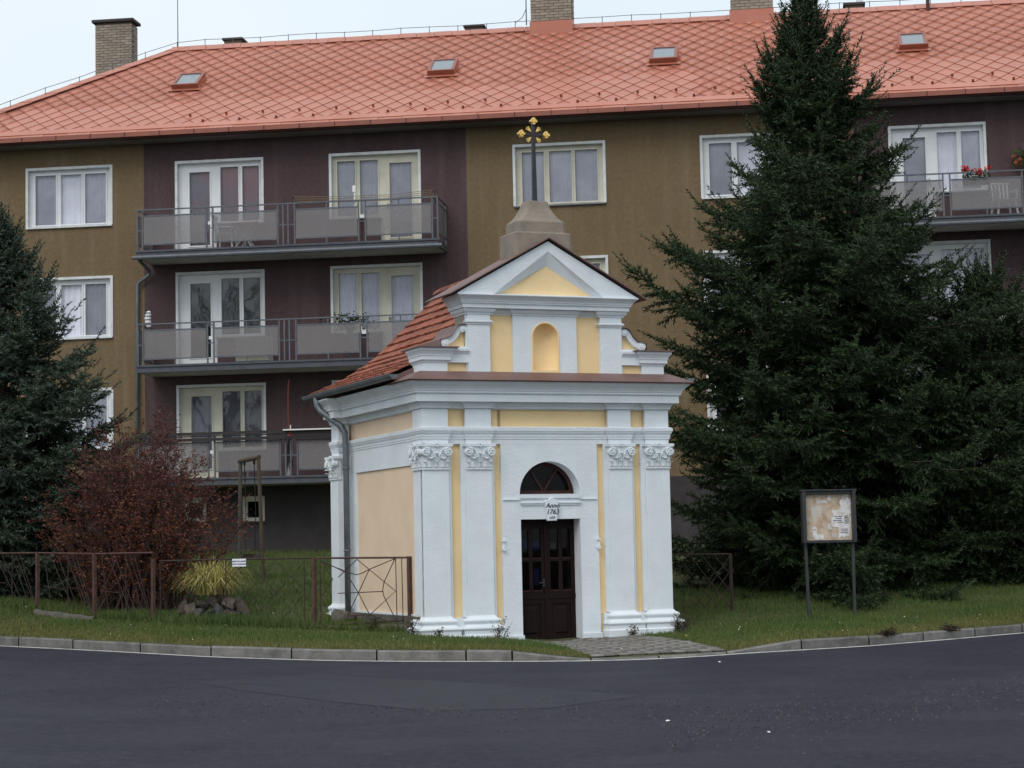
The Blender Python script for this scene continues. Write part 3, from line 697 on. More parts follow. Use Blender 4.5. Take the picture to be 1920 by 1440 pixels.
# ---- capital (faces -y, base at z=0, width about 0.44)
cap = MB()
cap.add([(-.215,.06,0),(.215,.06,0),(.215,-.012,0),(-.215,-.012,0),(-.245,.06,.34),(.245,.06,.34),(.245,-.055,.34),(-.245,-.055,.34)],[(0,1,2,3),(7,6,5,4),(3,2,6,7),(0,3,7,4),(1,5,6,2)])
cap.prism([(-.28,-.10),(-.14,-.075),(0,-.068),(.14,-.075),(.28,-.10),(.28,.06),(-.28,.06)], .355, .40, 'xy')
cap.prism([(-.255,-.085),(-.13,-.062),(0,-.055),(.13,-.062),(.255,-.085),(.255,.06),(-.255,.06)], .335, .3545, 'xy')
cap.prism([(-.235,-.03),(.235,-.03),(.235,.06),(-.235,.06)], -.03, .0, 'xy')
for k in range(5): cap.disc((.03*math.cos(k*1.257),.378+.022*math.sin(k*1.257)), .017, -.095, -.06, 7)
for sx in (-1,1):
    cx, cz = sx*.205, .262
    cap.disc((cx,cz), .070, -.085, -.02, 18)
    pts = []
    for i in range(30):
        t = i/29; a = math.pi*.5 - sx*(-1)*t*2*math.pi*1.7; r_ = .074*(1-t*.82)
        pts.append((cx + r_*math.cos(a), -.090-.022*t, cz + r_*math.sin(a)))
    cap.tube(pts, [.017-.006*i/29 for i in range(30)], 6); cap.disc((cx,cz), .014, -.125, -.08, 8)
    # stalk from the middle to the volute
    cap.tube([(sx*.035,-.05,.12),(sx*.04,-.065,.20),(sx*.07,-.075,.27),(sx*.13,-.085,.322),(sx*.20,-.092,.332)], [.010,.012,.013,.013,.012], 5)
    # inner curls
    pts = []
    for i in range(18):
        t = i/17; a = math.pi*.5 + sx*t*2*math.pi*1.2; r_ = .042*(1-t*.75); pts.append((sx*.075 + r_*math.cos(a), -.085-.015*t, .20 + r_*math.sin(a)))
    cap.tube(pts, [.011-.004*i/17 for i in range(18)], 5)
def acanthus(cx, z0, h, wd, lean):
    n = 6; ctr = []; L_ = []; R_ = []
    for i in range(n+1):
        t = i/n; z = z0 + h*min(t,.86)/.86 - (max(0,t-.86)*h*1.2); y = -.03 - .02*t - lean*max(0,t-.5)**1.5*2.2
        wv = wd*(math.sin(math.pi*min(1,t*.85+.18))**.7)*(1+.18*(i % 2))
        ctr.append((cx,y-.016,z)); L_.append((cx-wv,y+.012,z-.012*(i%2))); R_.append((cx+wv,y+.012,z-.012*(i%2)))
    b = len(cap.v); cap.v += ctr+L_+R_
    for i in range(n):
        cap.f.append((b+i,b+i+1,b+n+1+i+1,b+n+1+i)); cap.f.append((b+i,b+2*(n+1)+i,b+2*(n+1)+i+1,b+i+1))
for cx in (-.115,.115): acanthus(cx,.005,.17,.075,.13)
for cx in (-.205,0,.205): acanthus(cx,.01,.10,.042,.08)
for cx in (-.165,-.0,.165): acanthus(cx,.10,.16,.045,.11)
CAP = cap.mesh('capital', M['cap_white'], smooth=False)

base_prof = [(0,-.3),(.15,-.3),(.15,.215),(.118,.235),(.118,.30),(.130,.305),(.140,.325),(.130,.35),(.118,.358),(.075,.368),(.050,.40),(.062,.412),(.078,.435),(.080,.452),(.070,.472),(.052,.482),(.03,.492),(.0,.53)]
pil = [(-2.2,-1.755,-1),(-1.46,-1.01,0),(1.08,1.50,0),(1.76,2.2,1)]
for a, b, c in pil:
    mb = MB(); mb.box(a-(0 if c == -1 else .075), b+(0 if c == 1 else .055), .045, .1195, .505, 3.288)
    mb.box(a, b, 0, .044, .505, 2.90)
    if c: 
        x0, x1 = (a, a+.08) if c == -1 else (b-.08, b); mb.box(x0, x1, .0445, .48, .505, 3.288)
    p = mb.build('pilaster', M['white'], chap, bevel=.006)
    bs = MB()
    if c == -1: pth = [(a,.48),(a,0),(b,0),(b,.10)]
    elif c == 1: pth = [(a,.10),(a,0),(b,0),(b,.48)]
    else: pth = [(a,.10),(a,0),(b,0),(b,.10)]
    bs.sweep(pth, base_prof); bs.build('base', M['white'], p)
    inst('capital', CAP, p, ((a+b)/2, 0, 2.905), scale=((b-a)/.44*.95,.8,.97))
    if c == -1: inst('capital', CAP, p, (a,.24,2.905), (0,0,R(-90)), (.98,.8,.97))
    if c == 1: inst('capital', CAP, p, (b,.24,2.905), (0,0,R(90)), (.98,.8,.97))
    MB().box(a+.005,b-.005,.002,.044,3.29,3.372).build('necking', M['white'], p)
    nk = MB(); nk.box(a+.002,b-.002,.002,.061,3.576,3.858)
    if c == -1: MB().box(a+.003,a+.08,.0445,.475,3.29,3.372).build('necking', M['white'], p); nk.box(a+.003,a+.08,.0615,.475,3.576,3.858)
    if c == 1: MB().box(b-.08,b-.003,.0445,.475,3.29,3.372).build('necking', M['white'], p); nk.box(b-.08,b-.003,.0615,.475,3.576,3.858)
    nk.build('frieze_block', M['white'], p)
# rear flank pilaster
mb = MB(); mb.box(-2.39,-2.1505,3.98,4.42,-.3,2.9); mb.box(-2.36,-2.1505,4.0,4.42,2.9005,3.966)
p = mb.build('pilaster', M['white'], chap, bevel=.006)
MB().sweep([(-2.39,4.42),(-2.39,3.98),(-2.15,3.98)], [(o,z+.15) for o,z in base_prof]).build('base', M['white'], p)
inst('capital', CAP, p, (-2.38,4.2,2.905), (0,0,R(-90)), (1,1,.97))

E = [(-2.36,4.42),(-2.36,3.985),(-2.15,3.985),(-2.15,.48),(-2.2,.48),(-2.2,0),(-1.755,0),(-1.755,.06),(-1.46,.06),(-1.46,0),(-1.01,0),(-1.01,.06),(1.08,.06),(1.08,0),(1.5,0),(1.5,.06),(1.76,.06),(1.76,0),(2.2,0),(2.2,.48),(2.15,.48),(2.15,4.42)]
MB().sweep(E, [(0,3.372),(.010,3.372),(.010,3.405),(.018,3.408),(.020,3.44),(.036,3.468),(.046,3.498),(.052,3.502),(.052,3.552),(.048,3.555),(0,3.5745)]).build('entablature_moulding', M['white'], chap)
MB().sweep(E, [(0,3.862),(.028,3.868),(.034,3.90),(.055,3.935),(.085,3.958),(.085,3.9655),(0,3.9655)]).build('bed_moulding', M['white'], chap)
corn = [(0,3.967),(.14,3.967),(.14,4.085),(.150,4.089),(.150,4.096),(.168,4.10),(.172,4.118),(.168,4.132),(.180,4.137),(.188,4.165),(.215,4.205),(.255,4.24),(.285,4.272),(.298,4.285),(.298,4.302),(-.1,4.303)]
MC = [(-2.36,4.45),(-2.36,3.985),(-2.2,3.985),(-2.2,0),(2.2,0),(2.2,4.45)]
MB().sweep(MC, corn).build('cornice', M['white'], chap)
MB().sweep([(-2.2,.75),(-2.2,0),(2.2,0),(2.2,.75)], [(.325,4.282),(.342,4.304),(.30,4.325),(.1,4.43),(.03,4.46),(-.02,4.468),(-.2,4.4)]).build('cornice_roof', M['sheet'], chap)

# ---- centre bay with door and lunette
mb = MB()
mb.box(-.86,-.53,.061,.36,-.3,2.06); mb.box(.53,.86,.061,.36,-.3,2.06); mb.box(-.86,.86,.061,.36,2.0605,2.47)
mb.box(-.86,-.54,.061,.36,2.4705,3.289); mb.box(.54,.86,.061,.36,2.4705,3.289)
NA = 28; arc = [(-.54*math.cos(math.pi*i/NA), 2.4705+.535*math.sin(math.pi*i/NA)) for i in range(NA+1)]
for (a, za), (b, zb) in zip(arc[:-1], arc[1:]): mb.prism([(a,za),(b,zb),(b,3.289),(a,3.289)], .061, .36)
bay = mb.build('door_surround', M['white'], chap)
for x0, x1 in ((-.885,-.515),(.515,.885)): MB().box(x0,x1,.025,.0605,-.1,.185).build('foot_block', M['white'], bay, bevel=.006)
for x0, x1 in ((-.84,-.51),(.52,.84)): MB().box(x0,x1,.04,.0605,2.375,2.39).build('hood_fillet', M['white'], bay)
MB().sweep([(-.50,.061),(-.50,.0605),(.51,.0605),(.51,.061)], [(0,2.285),(.018,2.287),(.02,2.305),(.034,2.318),(.036,2.335),(.0,2.345)]).build('hood_moulding', M['white'], bay)
MB().box(-.545,.555,.03,.0604,2.40,2.468).build('lunette_sill', M['white'], bay)
for sx in (-1,1):
    x = sx*.845; mb = MB(); mb.box(x-.035,x+.035,.03,.0605,1.70,1.735); mb.box(x-.028,x+.028,.045,.0605,1.60,1.70); mb.disc((x,1.585), .035, .02, .06, 10); mb.build('ear', M['white'], bay)

key = MB().prism([(-.135,2.345),(-.10,2.372),(-.05,2.385),(0,2.415),(.05,2.385),(.10,2.372),(.135,2.345),(.12,2.31),(.088,2.03),(-.078,2.03),(-.115,2.31)], .0, .0602).build('keystone', M['white'], bay, bevel=.008)
def text_mesh(name, body, size, m, parent, loc, rot, shear=0, extrude=.002, align='CENTER', offset=0.0):
    cu = bpy.data.curves.new(name, 'FONT'); cu.body = body; cu.size = size; cu.align_x = align; cu.extrude = extrude; cu.shear = shear; cu.offset = offset
    t = bpy.data.objects.new(name+'_tmp', cu); col.objects.link(t)
    bpy.context.view_layer.update()
    me = bpy.data.meshes.new_from_object(t.evaluated_get(bpy.context.evaluated_depsgraph_get())); bpy.data.objects.remove(t)
    me.name = name; me.materials.clear(); me.materials.append(m)
    o = bpy.data.objects.new(name, me); col.objects.link(o); o.parent = parent; o.location = loc; o.rotation_euler = rot
    return o
text_mesh('inscription', 'Anno', .108, M['ink'], bay, (.012,-.0025,2.245), (R(90),0,0), .25, offset=.0015)
text_mesh('inscription', '1763', .112, M['ink'], bay, (.008,-.0025,2.140), (R(90),0,0), .25, offset=.0015)
sw = MB(); sw.tube([(-.045,-.004,2.085),(-.01,-.004,2.092),(.03,-.004,2.10),(.052,-.004,2.088),(.035,-.004,2.075),(-.01,-.004,2.072),(-.05,-.004,2.078)], [.002,.004,.005,.004,.005,.004,.002], 5); sw.build('flourish', M['ink'], bay)
# lunette window
lu = MB(); ro, ri = .56, .475
for i in range(NA):
    a0, a1 = math.pi*i/NA, math.pi*(i+1)/NA
    lu.prism([(ro*math.cos(a0),2.47+ro*math.sin(a0)),(ro*math.cos(a1),2.47+ro*math.sin(a1)),(ri*math.cos(a1),2.47+ri*math.sin(a1)),(ri*math.cos(a0),2.47+ri*math.sin(a0))], .33, .38)
lu.box(-.56,.56,.325,.385,2.42,2.535)
for a in (60, 120): lu.bar((0,.355,2.52),(.5*math.cos(R(a)),.355,2.47+.5*math.sin(R(a))),.035,.04)
lun = lu.build('lunette_window', M['transom'], chap)
MB().add([(0,.362,2.5)]+[(.5*math.cos(math.pi*i/NA),.362,2.47+.5*math.sin(math.pi*i/NA)) for i in range(NA+1)], [tuple(range(NA+2))]).build('pane', M['dark_glass'], lun)
# door
ps = []
for x0 in (-.445,-.225,.085,.305):
    for z0, z1 in ((.90,1.37),(1.43,1.90)): ps.append((x0,x0+.15,z0,z1))
panels = [(-.44,-.10,.13,.68),(.10,.44,.13,.68)]
mb = MB(); plate(mb, -.53, .53, -.05, 2.06, ps+panels, .325, .365)
mb.box(-.018,.018,.308,.3245,.0,2.05); mb.box(-.53,.53,.31,.3245,.76,.83); mb.box(-.53,.53,.312,.3245,-.05,.07)
door = mb.build('door', M['door'], chap)
for i, (a,b,c,d) in enumerate(ps):
    MB().quad((a,.348,c),(b,.348,c),(b,.348,d),(a,.348,d)).build('pane', M['dark_glass'], door)
    MB().box(a-.004,b+.004,.318,.3245,c-.02,c-.002).build('bead', M['transom'], door)
for a,b,c,d in panels:
    q = MB(); q.box(a,b,.345,.365,c,d); q.add([(a+.05,.345,c+.05),(b-.05,.345,c+.05),(b-.05,.345,d-.05),(a+.05,.345,d-.05),(a+.08,.328,c+.08),(b-.08,.328,c+.08),(b-.08,.328,d-.08),(a+.08,.328,d-.08)],[(4,5,6,7),(0,1,5,4),(1,2,6,5),(2,3,7,6),(3,0,4,7)]); q.build('panel', M['door'], door)
nb = mat('blue_notice', (.10,.11,.38), .8); ng = mat('pale_notice', (.30,.30,.29), .8)
for a,b,c,d,m_ in ((-.42,-.31,1.58,1.74,nb),(-.215,-.095,1.55,1.70,nb),(.10,.21,1.56,1.68,ng),(-.20,-.10,.98,1.25,nb)):
    MB().box(a,b,.352,.353,c,d).build('notice', m_, door)
h = MB(); h.box(-.06,-.03,.300,.3245,.95,1.08); h.bar((-.045,.285,1.02),(-.13,.285,1.02),.016); h.bar((-.045,.285,1.02),(-.045,.3245,1.02),.014); h.build('handle', M['iron'], door)
MB().box(-.56,.56,.02,.40,-.3,.02).build('threshold', M['stone'], chap)

for o in (bay, lun, door): o.location.x = .03
# ---- attic storey and pediment
AT = 4.40
for sx in (-1,1):
    def S(x0, x1): return tuple(sorted((sx*x0, sx*x1)))
    q = MB(); q.box(*S(1.74,2.15),.02,.55,AT,4.61); blk = q.build('attic_block', M['white'], chap)
    q = MB(); q.box(*S(1.40,1.739),.085,.55,AT,4.61); q.build('attic_panel', M['yellow'], blk)
    pth = [(-2.15,.60),(-2.15,.02),(-1.74,.02),(-1.74,.085),(-1.37,.085)]
    if sx == 1: pth = [(-x,y) for x,y in reversed(pth)]
    MB().sweep(pth, [(-.02,4.603),(.010,4.604),(.015,4.625),(.030,4.64),(.048,4.646),(.048,4.705),(.058,4.71),(.062,4.735),(.085,4.775),(.105,4.80),(.108,4.836),(-.03,4.838)]).build('attic_cornice', M['white'], blk)
    q = MB(); q.box(*S(1.36,2.15),.0205,.60,4.611,4.835); q.box(*S(1.36,1.70),.03,.55,4.8385,4.875); q.build('attic_core', M['white'], blk)
    q = MB(); q.box(*S(1.58,2.29),-.125,.75,4.839,4.858); q.build('sheet_cover', M['sheet'], blk)
    # swept volute bracket
    cv = [(1.40,5.232),(1.50,5.228),(1.545,5.20),(1.575,5.15),(1.61,5.09),(1.66,5.04),(1.72,5.005),(1.79,4.985),(1.845,4.972)]
    body = [(x*sx,z) for x,z in cv] + [(1.845*sx,4.859),(1.40*sx,4.859)]
    vb = MB().prism(body, .15, .75).build('volute', M['yellow'], chap)
    rim = MB(); inn = [(1.40,5.155),(1.455,5.15),(1.485,5.125),(1.51,5.075),(1.55,5.02),(1.60,4.965),(1.665,4.925),(1.72,4.91),(1.76,4.90)]
    for k in range(8): rim.prism([(sx*cv[k][0],cv[k][1]-.002),(sx*cv[k+1][0],cv[k+1][1]-.002),(sx*inn[k+1][0],inn[k+1][1]),(sx*inn[k][0],inn[k][1])], .075, .149)
    rim.disc((sx*1.765,4.935), .072, .045, .149, 18); rim.disc((sx*1.765,4.935), .035, .03, .05, 12); rim.disc((sx*1.45,5.165), .055, .055, .149, 16); rim.disc((sx*1.45,5.165), .025, .04, .06, 10)
    rim.build('scroll', M['white'], vb)
    mt = MB()
    for k in range(8):
        (x0,z0),(x1,z1) = cv[k],cv[k+1]; x0 *= sx; x1 *= sx
        mt.add([(x0,.03,z0+.004),(x1,.03,z1+.004),(x1,.95,z1+.004),(x0,.95,z0+.004),(x0,.03,z0+.018),(x1,.03,z1+.018),(x1,.95,z1+.018),(x0,.95,z0+.018)],[(4,5,6,7),(0,1,2,3),(0,1,5,4)])
    x1 = 1.848*sx; x2 = 1.862*sx; a_, b_ = sorted((x1,x2)); mt.box(a_,b_,.03,.95,4.86,4.985)
    mt.build('sheet_cover', M['sheet'], vb)
    # upper pilaster
    q = MB(); q.box(*S(.99,1.375),.02,.12,AT,5.235); q.box(*S(.985,1.38),.015,.12,5.318,5.405); q.box(*S(1.376,1.399),.05,.55,AT,5.5)
    up = q.build('upper_pilaster', M['white'], chap, bevel=.005)
    pth = [S(.99,1.375)[0], S(.99,1.375)[1]]
    MB().sweep([(pth[0],.12),(pth[0],.02),(pth[1],.02),(pth[1],.12)], [(0,5.236),(.012,5.238),(.016,5.262),(.040,5.275),(.040,5.298),(.028,5.304),(.012,5.316),(0,5.3175)]).build('impost', M['white'], up)
for x0, x1 in ((-1.399,-.571),(.571,1.399)): MB().box(x0,x1,.105,.55,AT,5.50).build('attic_wall', M['yellow'], chap)
# centre panel with round-headed niche
q = MB(); nw, ns = .225, 5.055
q.box(-.57,-nw,.055,.55,AT,5.42); q.box(nw,.57,.055,.55,AT,5.42); q.box(-nw,nw,.055,.55,AT,4.505)
na = [(-nw*math.cos(math.pi*i/18), ns+nw*math.sin(math.pi*i/18)) for i in range(19)]
for (a,za),(b,zb) in zip(na[:-1],na[1:]): q.prism([(a,za),(b,zb),(b,5.42),(a,5.42)], .055, .25)
pan = q.build('niche_panel', M['white'], chap)
q = MB(); rows = []; NI = 14
def nich(r_, zt): 
    return [(-r_*math.cos(math.pi*i/NI), .06+.20*math.sin(math.pi*i/NI)*(r_/nw), zt) for i in range(NI+1)]
rings = [nich(nw-.002, 4.506), nich(nw-.002, ns)]
for k in range(1,8):
    t = math.pi/2*k/7; rings.append(nich((nw-.002)*math.cos(t)+.001, ns+nw*math.sin(t)))
for r_ in rings: q.v += r_
for k in range(len(rings)-1):
    for i in range(NI): q.f.append((k*(NI+1)+i,k*(NI+1)+i+1,(k+1)*(NI+1)+i+1,(k+1)*(NI+1)+i))
q.f.append(tuple(range(NI+1))); q.build('niche', M['yellow'], pan, smooth=True)
rim = MB(); pts = [(-nw-.012,.05,4.47)] + [(x*1.05,.05,ns+(z-ns)*1.05) for x,z in na] + [(nw+.012,.05,4.47)]
rim.tube(pts, .016, 6); rim.box(-nw-.03,nw+.03,.035,.0549,4.47,4.505); rim.build('niche_rim', M['yellow'], pan)
PB = [(-1.40,.60),(-1.40,.02),(-.965,.02),(-.965,.105),(-.57,.105),(-.57,.055),(.57,.055),(.57,.105),(.965,.105),(.965,.02),(1.40,.02),(1.40,.60)]
MB().sweep(PB, [(-.01,5.406),(.016,5.407),(.02,5.43),(.045,5.445),(.062,5.475),(.066,5.50),(-.01,5.5035)]).build('pediment_bed', M['white'], chap)
PS = [(-1.40,.60),(-1.40,.02),(1.40,.02),(1.40,.60)]
MB().sweep(PS, [(-.1,5.504),(.09,5.505),(.09,5.563),(.100,5.566),(.100,5.575),(.116,5.579),(.118,5.60),(.128,5.604),(.138,5.63),(.165,5.66),(.20,5.69),(.212,5.70),(.212,5.716),(-.2,5.717)]).build('pediment_cornice', M['white'], chap)
def tri(hw, z0, za, y): return [(-hw,y,z0),(hw,y,z0),(0,y,za)]
T0, T1, T2 = (1.63,5.7175,6.625), (.99,5.7175,6.46), (.82,5.748,6.225)
q = MB(); A = tri(*T0,-.15); B = tri(*T1,-.15); C = tri(*T2,-.03); D = tri(*T0,.55)
q.add(A+B+C+D, [(0,2,5,3),(2,1,4,5),(0,3,4,1),(3,5,8,6),(5,4,7,8),(3,6,7,4),(0,9,11,2),(2,11,10,1),(9,10,11)])
pd = q.build('pediment', M['white'], chap)
MB().add(tri(.82,5.748,6.225,-.032), [(0,1,2)]).build('tympanum', M['yellow'], pd)
for sx in (-1,1):
    dx, dz = 1.80, 1.0; L_ = math.hypot(dx,dz); nx, nz = sx*dz/L_, dx/L_
    a = (0,6.668); b = (sx*1.76,5.690); th = .018
    poly = [a, b, (b[0]+nx*th,b[1]+nz*th), (0,a[1]+th/nz)]
    MB().prism(poly, -.215, .98).build('gable_roof', M['sheet'], chap)
# ---- pedestal and cross
q = MB(); c0 = .37
def ring(h, z, k=.06): return [(-h+k,c0-h*.68,z),(h-k,c0-h*.68,z),(h,c0-h*.68+k,z),(h,c0+h*.68-k,z),(h-k,c0+h*.68,z),(-h+k,c0+h*.68,z),(-h,c0+h*.68-k,z),(-h,c0-h*.68+k,z)]
rs = [ring(.53,5.9),ring(.525,6.78),ring(.51,6.80),ring(.44,6.815),ring(.435,6.985),ring(.42,7.005),ring(.355,7.06),ring(.295,7.14),ring(.245,7.23),ring(.205,7.33,.04),ring(.19,7.36,.03),ring(.15,7.37,.02)]
for r_ in rs: q.v += r_
for k in range(len(rs)-1):
    for i in range(8): q.f.append((k*8+i,k*8+(i+1)%8,(k+1)*8+(i+1)%8,(k+1)*8+i))
q.f.append(tuple((len(rs)-1)*8+i for i in range(8)))
q.build('pedestal', M['stone'], chap)
q = MB(); ZC = 8.51
q.add([(-.038,c0-.034,7.3),(.038,c0-.034,7.3),(.038,c0+.034,7.3),(-.038,c0+.034,7.3),(-.024,c0-.022,ZC+.2),(.024,c0-.022,ZC+.2),(.024,c0+.022,ZC+.2),(-.024,c0+.022,ZC+.2)],[(0,1,5,4),(1,2,6,5),(2,3,7,6),(3,0,4,7),(4,5,6,7)])
q.box(-.20,.20,c0-.023,c0+.023,ZC-.022,ZC+.022)
cross = q.build('cross', M['iron'], chap)
for cx, cz in ((-.225,ZC),(.225,ZC),(0,ZC+.225)):
    g = MB()
    for k in range(4):
        a = k*math.pi/2; g.disc((cx+.036*math.cos(a),cz+.036*math.sin(a)), .026, c0-.05, c0+.02, 12)
        pts = [(cx+.036*math.cos(a)+.022*math.cos(t),c0-.052,cz+.036*math.sin(a)+.022*math.sin(t)) for t in np.linspace(0,2*math.pi,10)]; g.tube(pts, .006, 4)
    g.disc((cx,cz), .018, c0-.065, c0, 10); g.build('trefoil', M['gold'], cross)
for k in range(4):
    a = R(45)+k*math.pi/2; g = MB()
    for d in (-11,0,11):
        aa = a+R(d); r0, r1 = .06, .175 - abs(d)*.0012
        g.bar((r0*math.cos(a)*.98+.01*math.cos(aa),c0-.012,ZC+r0*math.sin(a)+.01*math.sin(aa)), (r1*math.cos(aa),c0-.012,ZC+r1*math.sin(aa)), .017, .012)
    g.build('rays', M['gold'], cross)
# ---- tiled roof
RPF = [(-2.60,4.415),(-1.95,4.70),(-1.38,5.06),(-.93,5.50),(0,6.40)]
q = MB(); lower = [(u,z-.05) for u,z in RPF]; full = lower + [(-u,z) for u,z in reversed(lower[:-1])]
q.prism(full, .50, 4.93); tr = q.build('roof', M['sheet'], chap)
seg = [math.dist(a,b) for a,b in zip(RPF[:-1],RPF[1:])]; TL = sum(seg)
def rpos(s):
    for k, L_ in enumerate(seg):
        if s <= L_ or k == len(seg)-1:
            t = s/L_; a, b = RPF[k], RPF[k+1]; d = ((b[0]-a[0])/L_, (b[1]-a[1])/L_); return (a[0]+d[0]*s, a[1]+d[1]*s), d
        s -= L_
tw, tl = .202, TL/13+.045
cs_ = [(-.5,.012),(-.36,.030),(-.22,.030),(-.08,.008),(.06,.026),(.22,.030),(.36,.026),(.48,.010)]
q = MB(); top = [(x*tw,0,z+.040) for x,z in cs_]; up_ = [(x*tw,tl,z-.006) for x,z in cs_]; bot = [(x*tw,0,z+.008) for x,z in cs_]
q.v = top+up_+bot; n_ = len(cs_)
for i in range(n_-1): q.f += [(i,i+1,n_+i+1,n_+i),(2*n_+i,2*n_+i+1,i+1,i)]
q.f += [(0,n_,2*n_),(n_-1,3*n_-1,2*n_-1)]
TILE = q.mesh('tile', M['tile'])
NC = int((4.93-.50)/tw)
for r_ in range(13):
    (u, z), d = rpos(TL*r_/13); 
    (u2, z2), _ = rpos(min(TL, TL*(r_+1)/13)); L_ = math.hypot(u2-u,z2-z); d = ((u2-u)/L_,(z2-z)/L_)
    for c in range(NC):
        v = .60 + tw*(c+.5) + (.0)
        mt = Matrix(((0,d[0],-d[1],u),(-1,0,0,v),(0,d[1],d[0],z),(0,0,0,1)))
        o = bpy.data.objects.new('tile', TILE); col.objects.link(o); o.parent = tr
        o.matrix_local = mt @ Matrix.Translation((0,rnd.uniform(-.008,.008),rnd.uniform(0,.008))) @ Matrix.Rotation(rnd.uniform(-.02,.02),4,'Z') @ Matrix.Rotation(rnd.uniform(-.012,.012),4,'X')
tv = np.array(TILE.vertices.foreach_get and [tuple(v.co) for v in TILE.vertices]); V = []; Fq = []
polys = [tuple(p.vertices) for p in TILE.polygons if len(p.vertices) == 4]
for r_ in range(13):
    (u, z), d = rpos(TL*r_/13); (u2, z2), _ = rpos(min(TL, TL*(r_+1)/13)); L_ = math.hypot(u2-u,z2-z); d = ((u2-u)/L_,(z2-z)/L_)
    Rm = np.array([[0,-d[0],d[1]],[1,0,0],[0,d[1],d[0]]])
    for c in range(NC):
        b = len(V); V += (tv @ Rm.T + np.array([-u,.60+tw*(c+.5),z])).tolist(); Fq += [tuple(i+b for i in p) for p in polys]
tag(np_mesh('tiles', np.array(V), np.array(Fq), M['tile'], tr), kind='stuff')
for i in range(11):
    y = .9+.38*i; q = MB(); pts = []
    for k in range(7):
        a = math.pi*k/6; pts.append((math.cos(a)*.13, math.sin(a)*.10))
    A = [(x,y-.02,6.39+z+.012) for x,z in pts]; B = [(x*.93,y+.40,6.385+z*.93) for x,z in pts]; q.v = A+B; q.f = [(k,k+1,7+k+1,7+k) for k in range(6)]+[tuple(range(7))]
    q.build('ridge_tile', M['tile'], tr)
# rear verge tiles and front flashing
vt = [(u,z+.05) for u,z in RPF]; vt = vt+[(-u,z) for u,z in reversed(vt[:-1])]; vl = [(u,z-.10) for u,z in vt]
MB().prism(vt+vl[::-1], 4.93, 4.96).build('verge_board', M['tile'], tr)
# gutters and downpipe
for sx in (-1,1):
    q = MB(); pr = [(sx*2.66+.068*math.cos(t), 4.405+.068*math.sin(t)) for t in np.linspace(math.pi,2*math.pi,10)]; pi_ = [(x*1.0+(sx*2.66-x)*.12, z+.006) for x,z in reversed(pr)]
    q.prism(pr+pi_, .02, 5.0); q.prism(pr, .015, .025); q.prism(pr, 4.995, 5.005); q.tube([(sx*2.66-.07,.02,4.41),(sx*2.66-.07,5.0,4.41)], .01, 6); q.build('gutter', M['zinc'], chap)
q = MB(); q.tube([(-2.66,4.30,4.36),(-2.66,4.29,4.22),(-2.62,4.24,4.12),(-2.34,3.88,3.82),(-2.29,3.83,3.70),(-2.28,3.82,3.4),(-2.28,3.82,.40)], [.065,.058,.055,.055,.055,.055,.055], 10)
for z in (3.05,1.6): q.tube([(-2.28,3.82,z),(-2.28,3.82,z+.03)], .064, 10)
q.build('downpipe', M['zinc'], chap, smooth=True)

# ================================================================== TREES AND SHRUBS
def frames(d):
    """orthonormal frames for unit directions d (n,3)"""
    up = np.tile([0,0,1.0], (len(d),1)); up[np.abs(d[:,2]) > .95] = [1,0,0]
    a = np.cross(d, up); a /= np.linalg.norm(a, axis=1, keepdims=True); b = np.cross(a, d)
    return a, b
def shoot_template(n, rg):
    """bristly blunt twig: needles in a spiral round the axis"""
    V = []
    for k in range(n):
        t = .02 + .93*k/n; ph = k*2.399 + rg.uniform(-.3,.3); r_ = (.19 + .05*rg.random())*(1 if t < .8 else .8); fw = .10 + .12*t
        c, s_ = math.cos(ph), math.sin(ph); wd = .060
        V += [(t-.02, -s_*wd+.015*c, c*wd+.015*s_), (t+.04, s_*wd+.015*c, -c*wd+.015*s_), (t+fw, c*r_, s_*r_)]
    V += [(0,.035,0),(0,-.035,0),(1.1,0,0), (0,0,.035),(0,0,-.035),(1.08,0,0)]
    return np.array(V)
def shoots_mesh(name, P, D, L, tint, m, parent, nn=11, seed=1):
    rg = random.Random(seed); T = shoot_template(nn, rg)
    a, b = frames(D); ph = np.random.RandomState(seed).rand(len(P))*6.28
    a2 = a*np.cos(ph)[:,None] + b*np.sin(ph)[:,None]; b2 = -a*np.sin(ph)[:,None] + b*np.cos(ph)[:,None]
    V = P[:,None,:] + L[:,None,None]*(T[None,:,0:1]*D[:,None,:] + T[None,:,1:2]*a2[:,None,:] + T[None,:,2:3]*b2[:,None,:])
    n = V.shape[1]; F = np.arange(len(P)*n).reshape(-1,3)
    return np_mesh(name, V.reshape(-1,3), F, m, parent, np.repeat(tint, n))
def rotz(v, a): c, s_ = math.cos(a), math.sin(a); return np.array([v[0]*c-v[1]*s_, v[0]*s_+v[1]*c, v[2]])

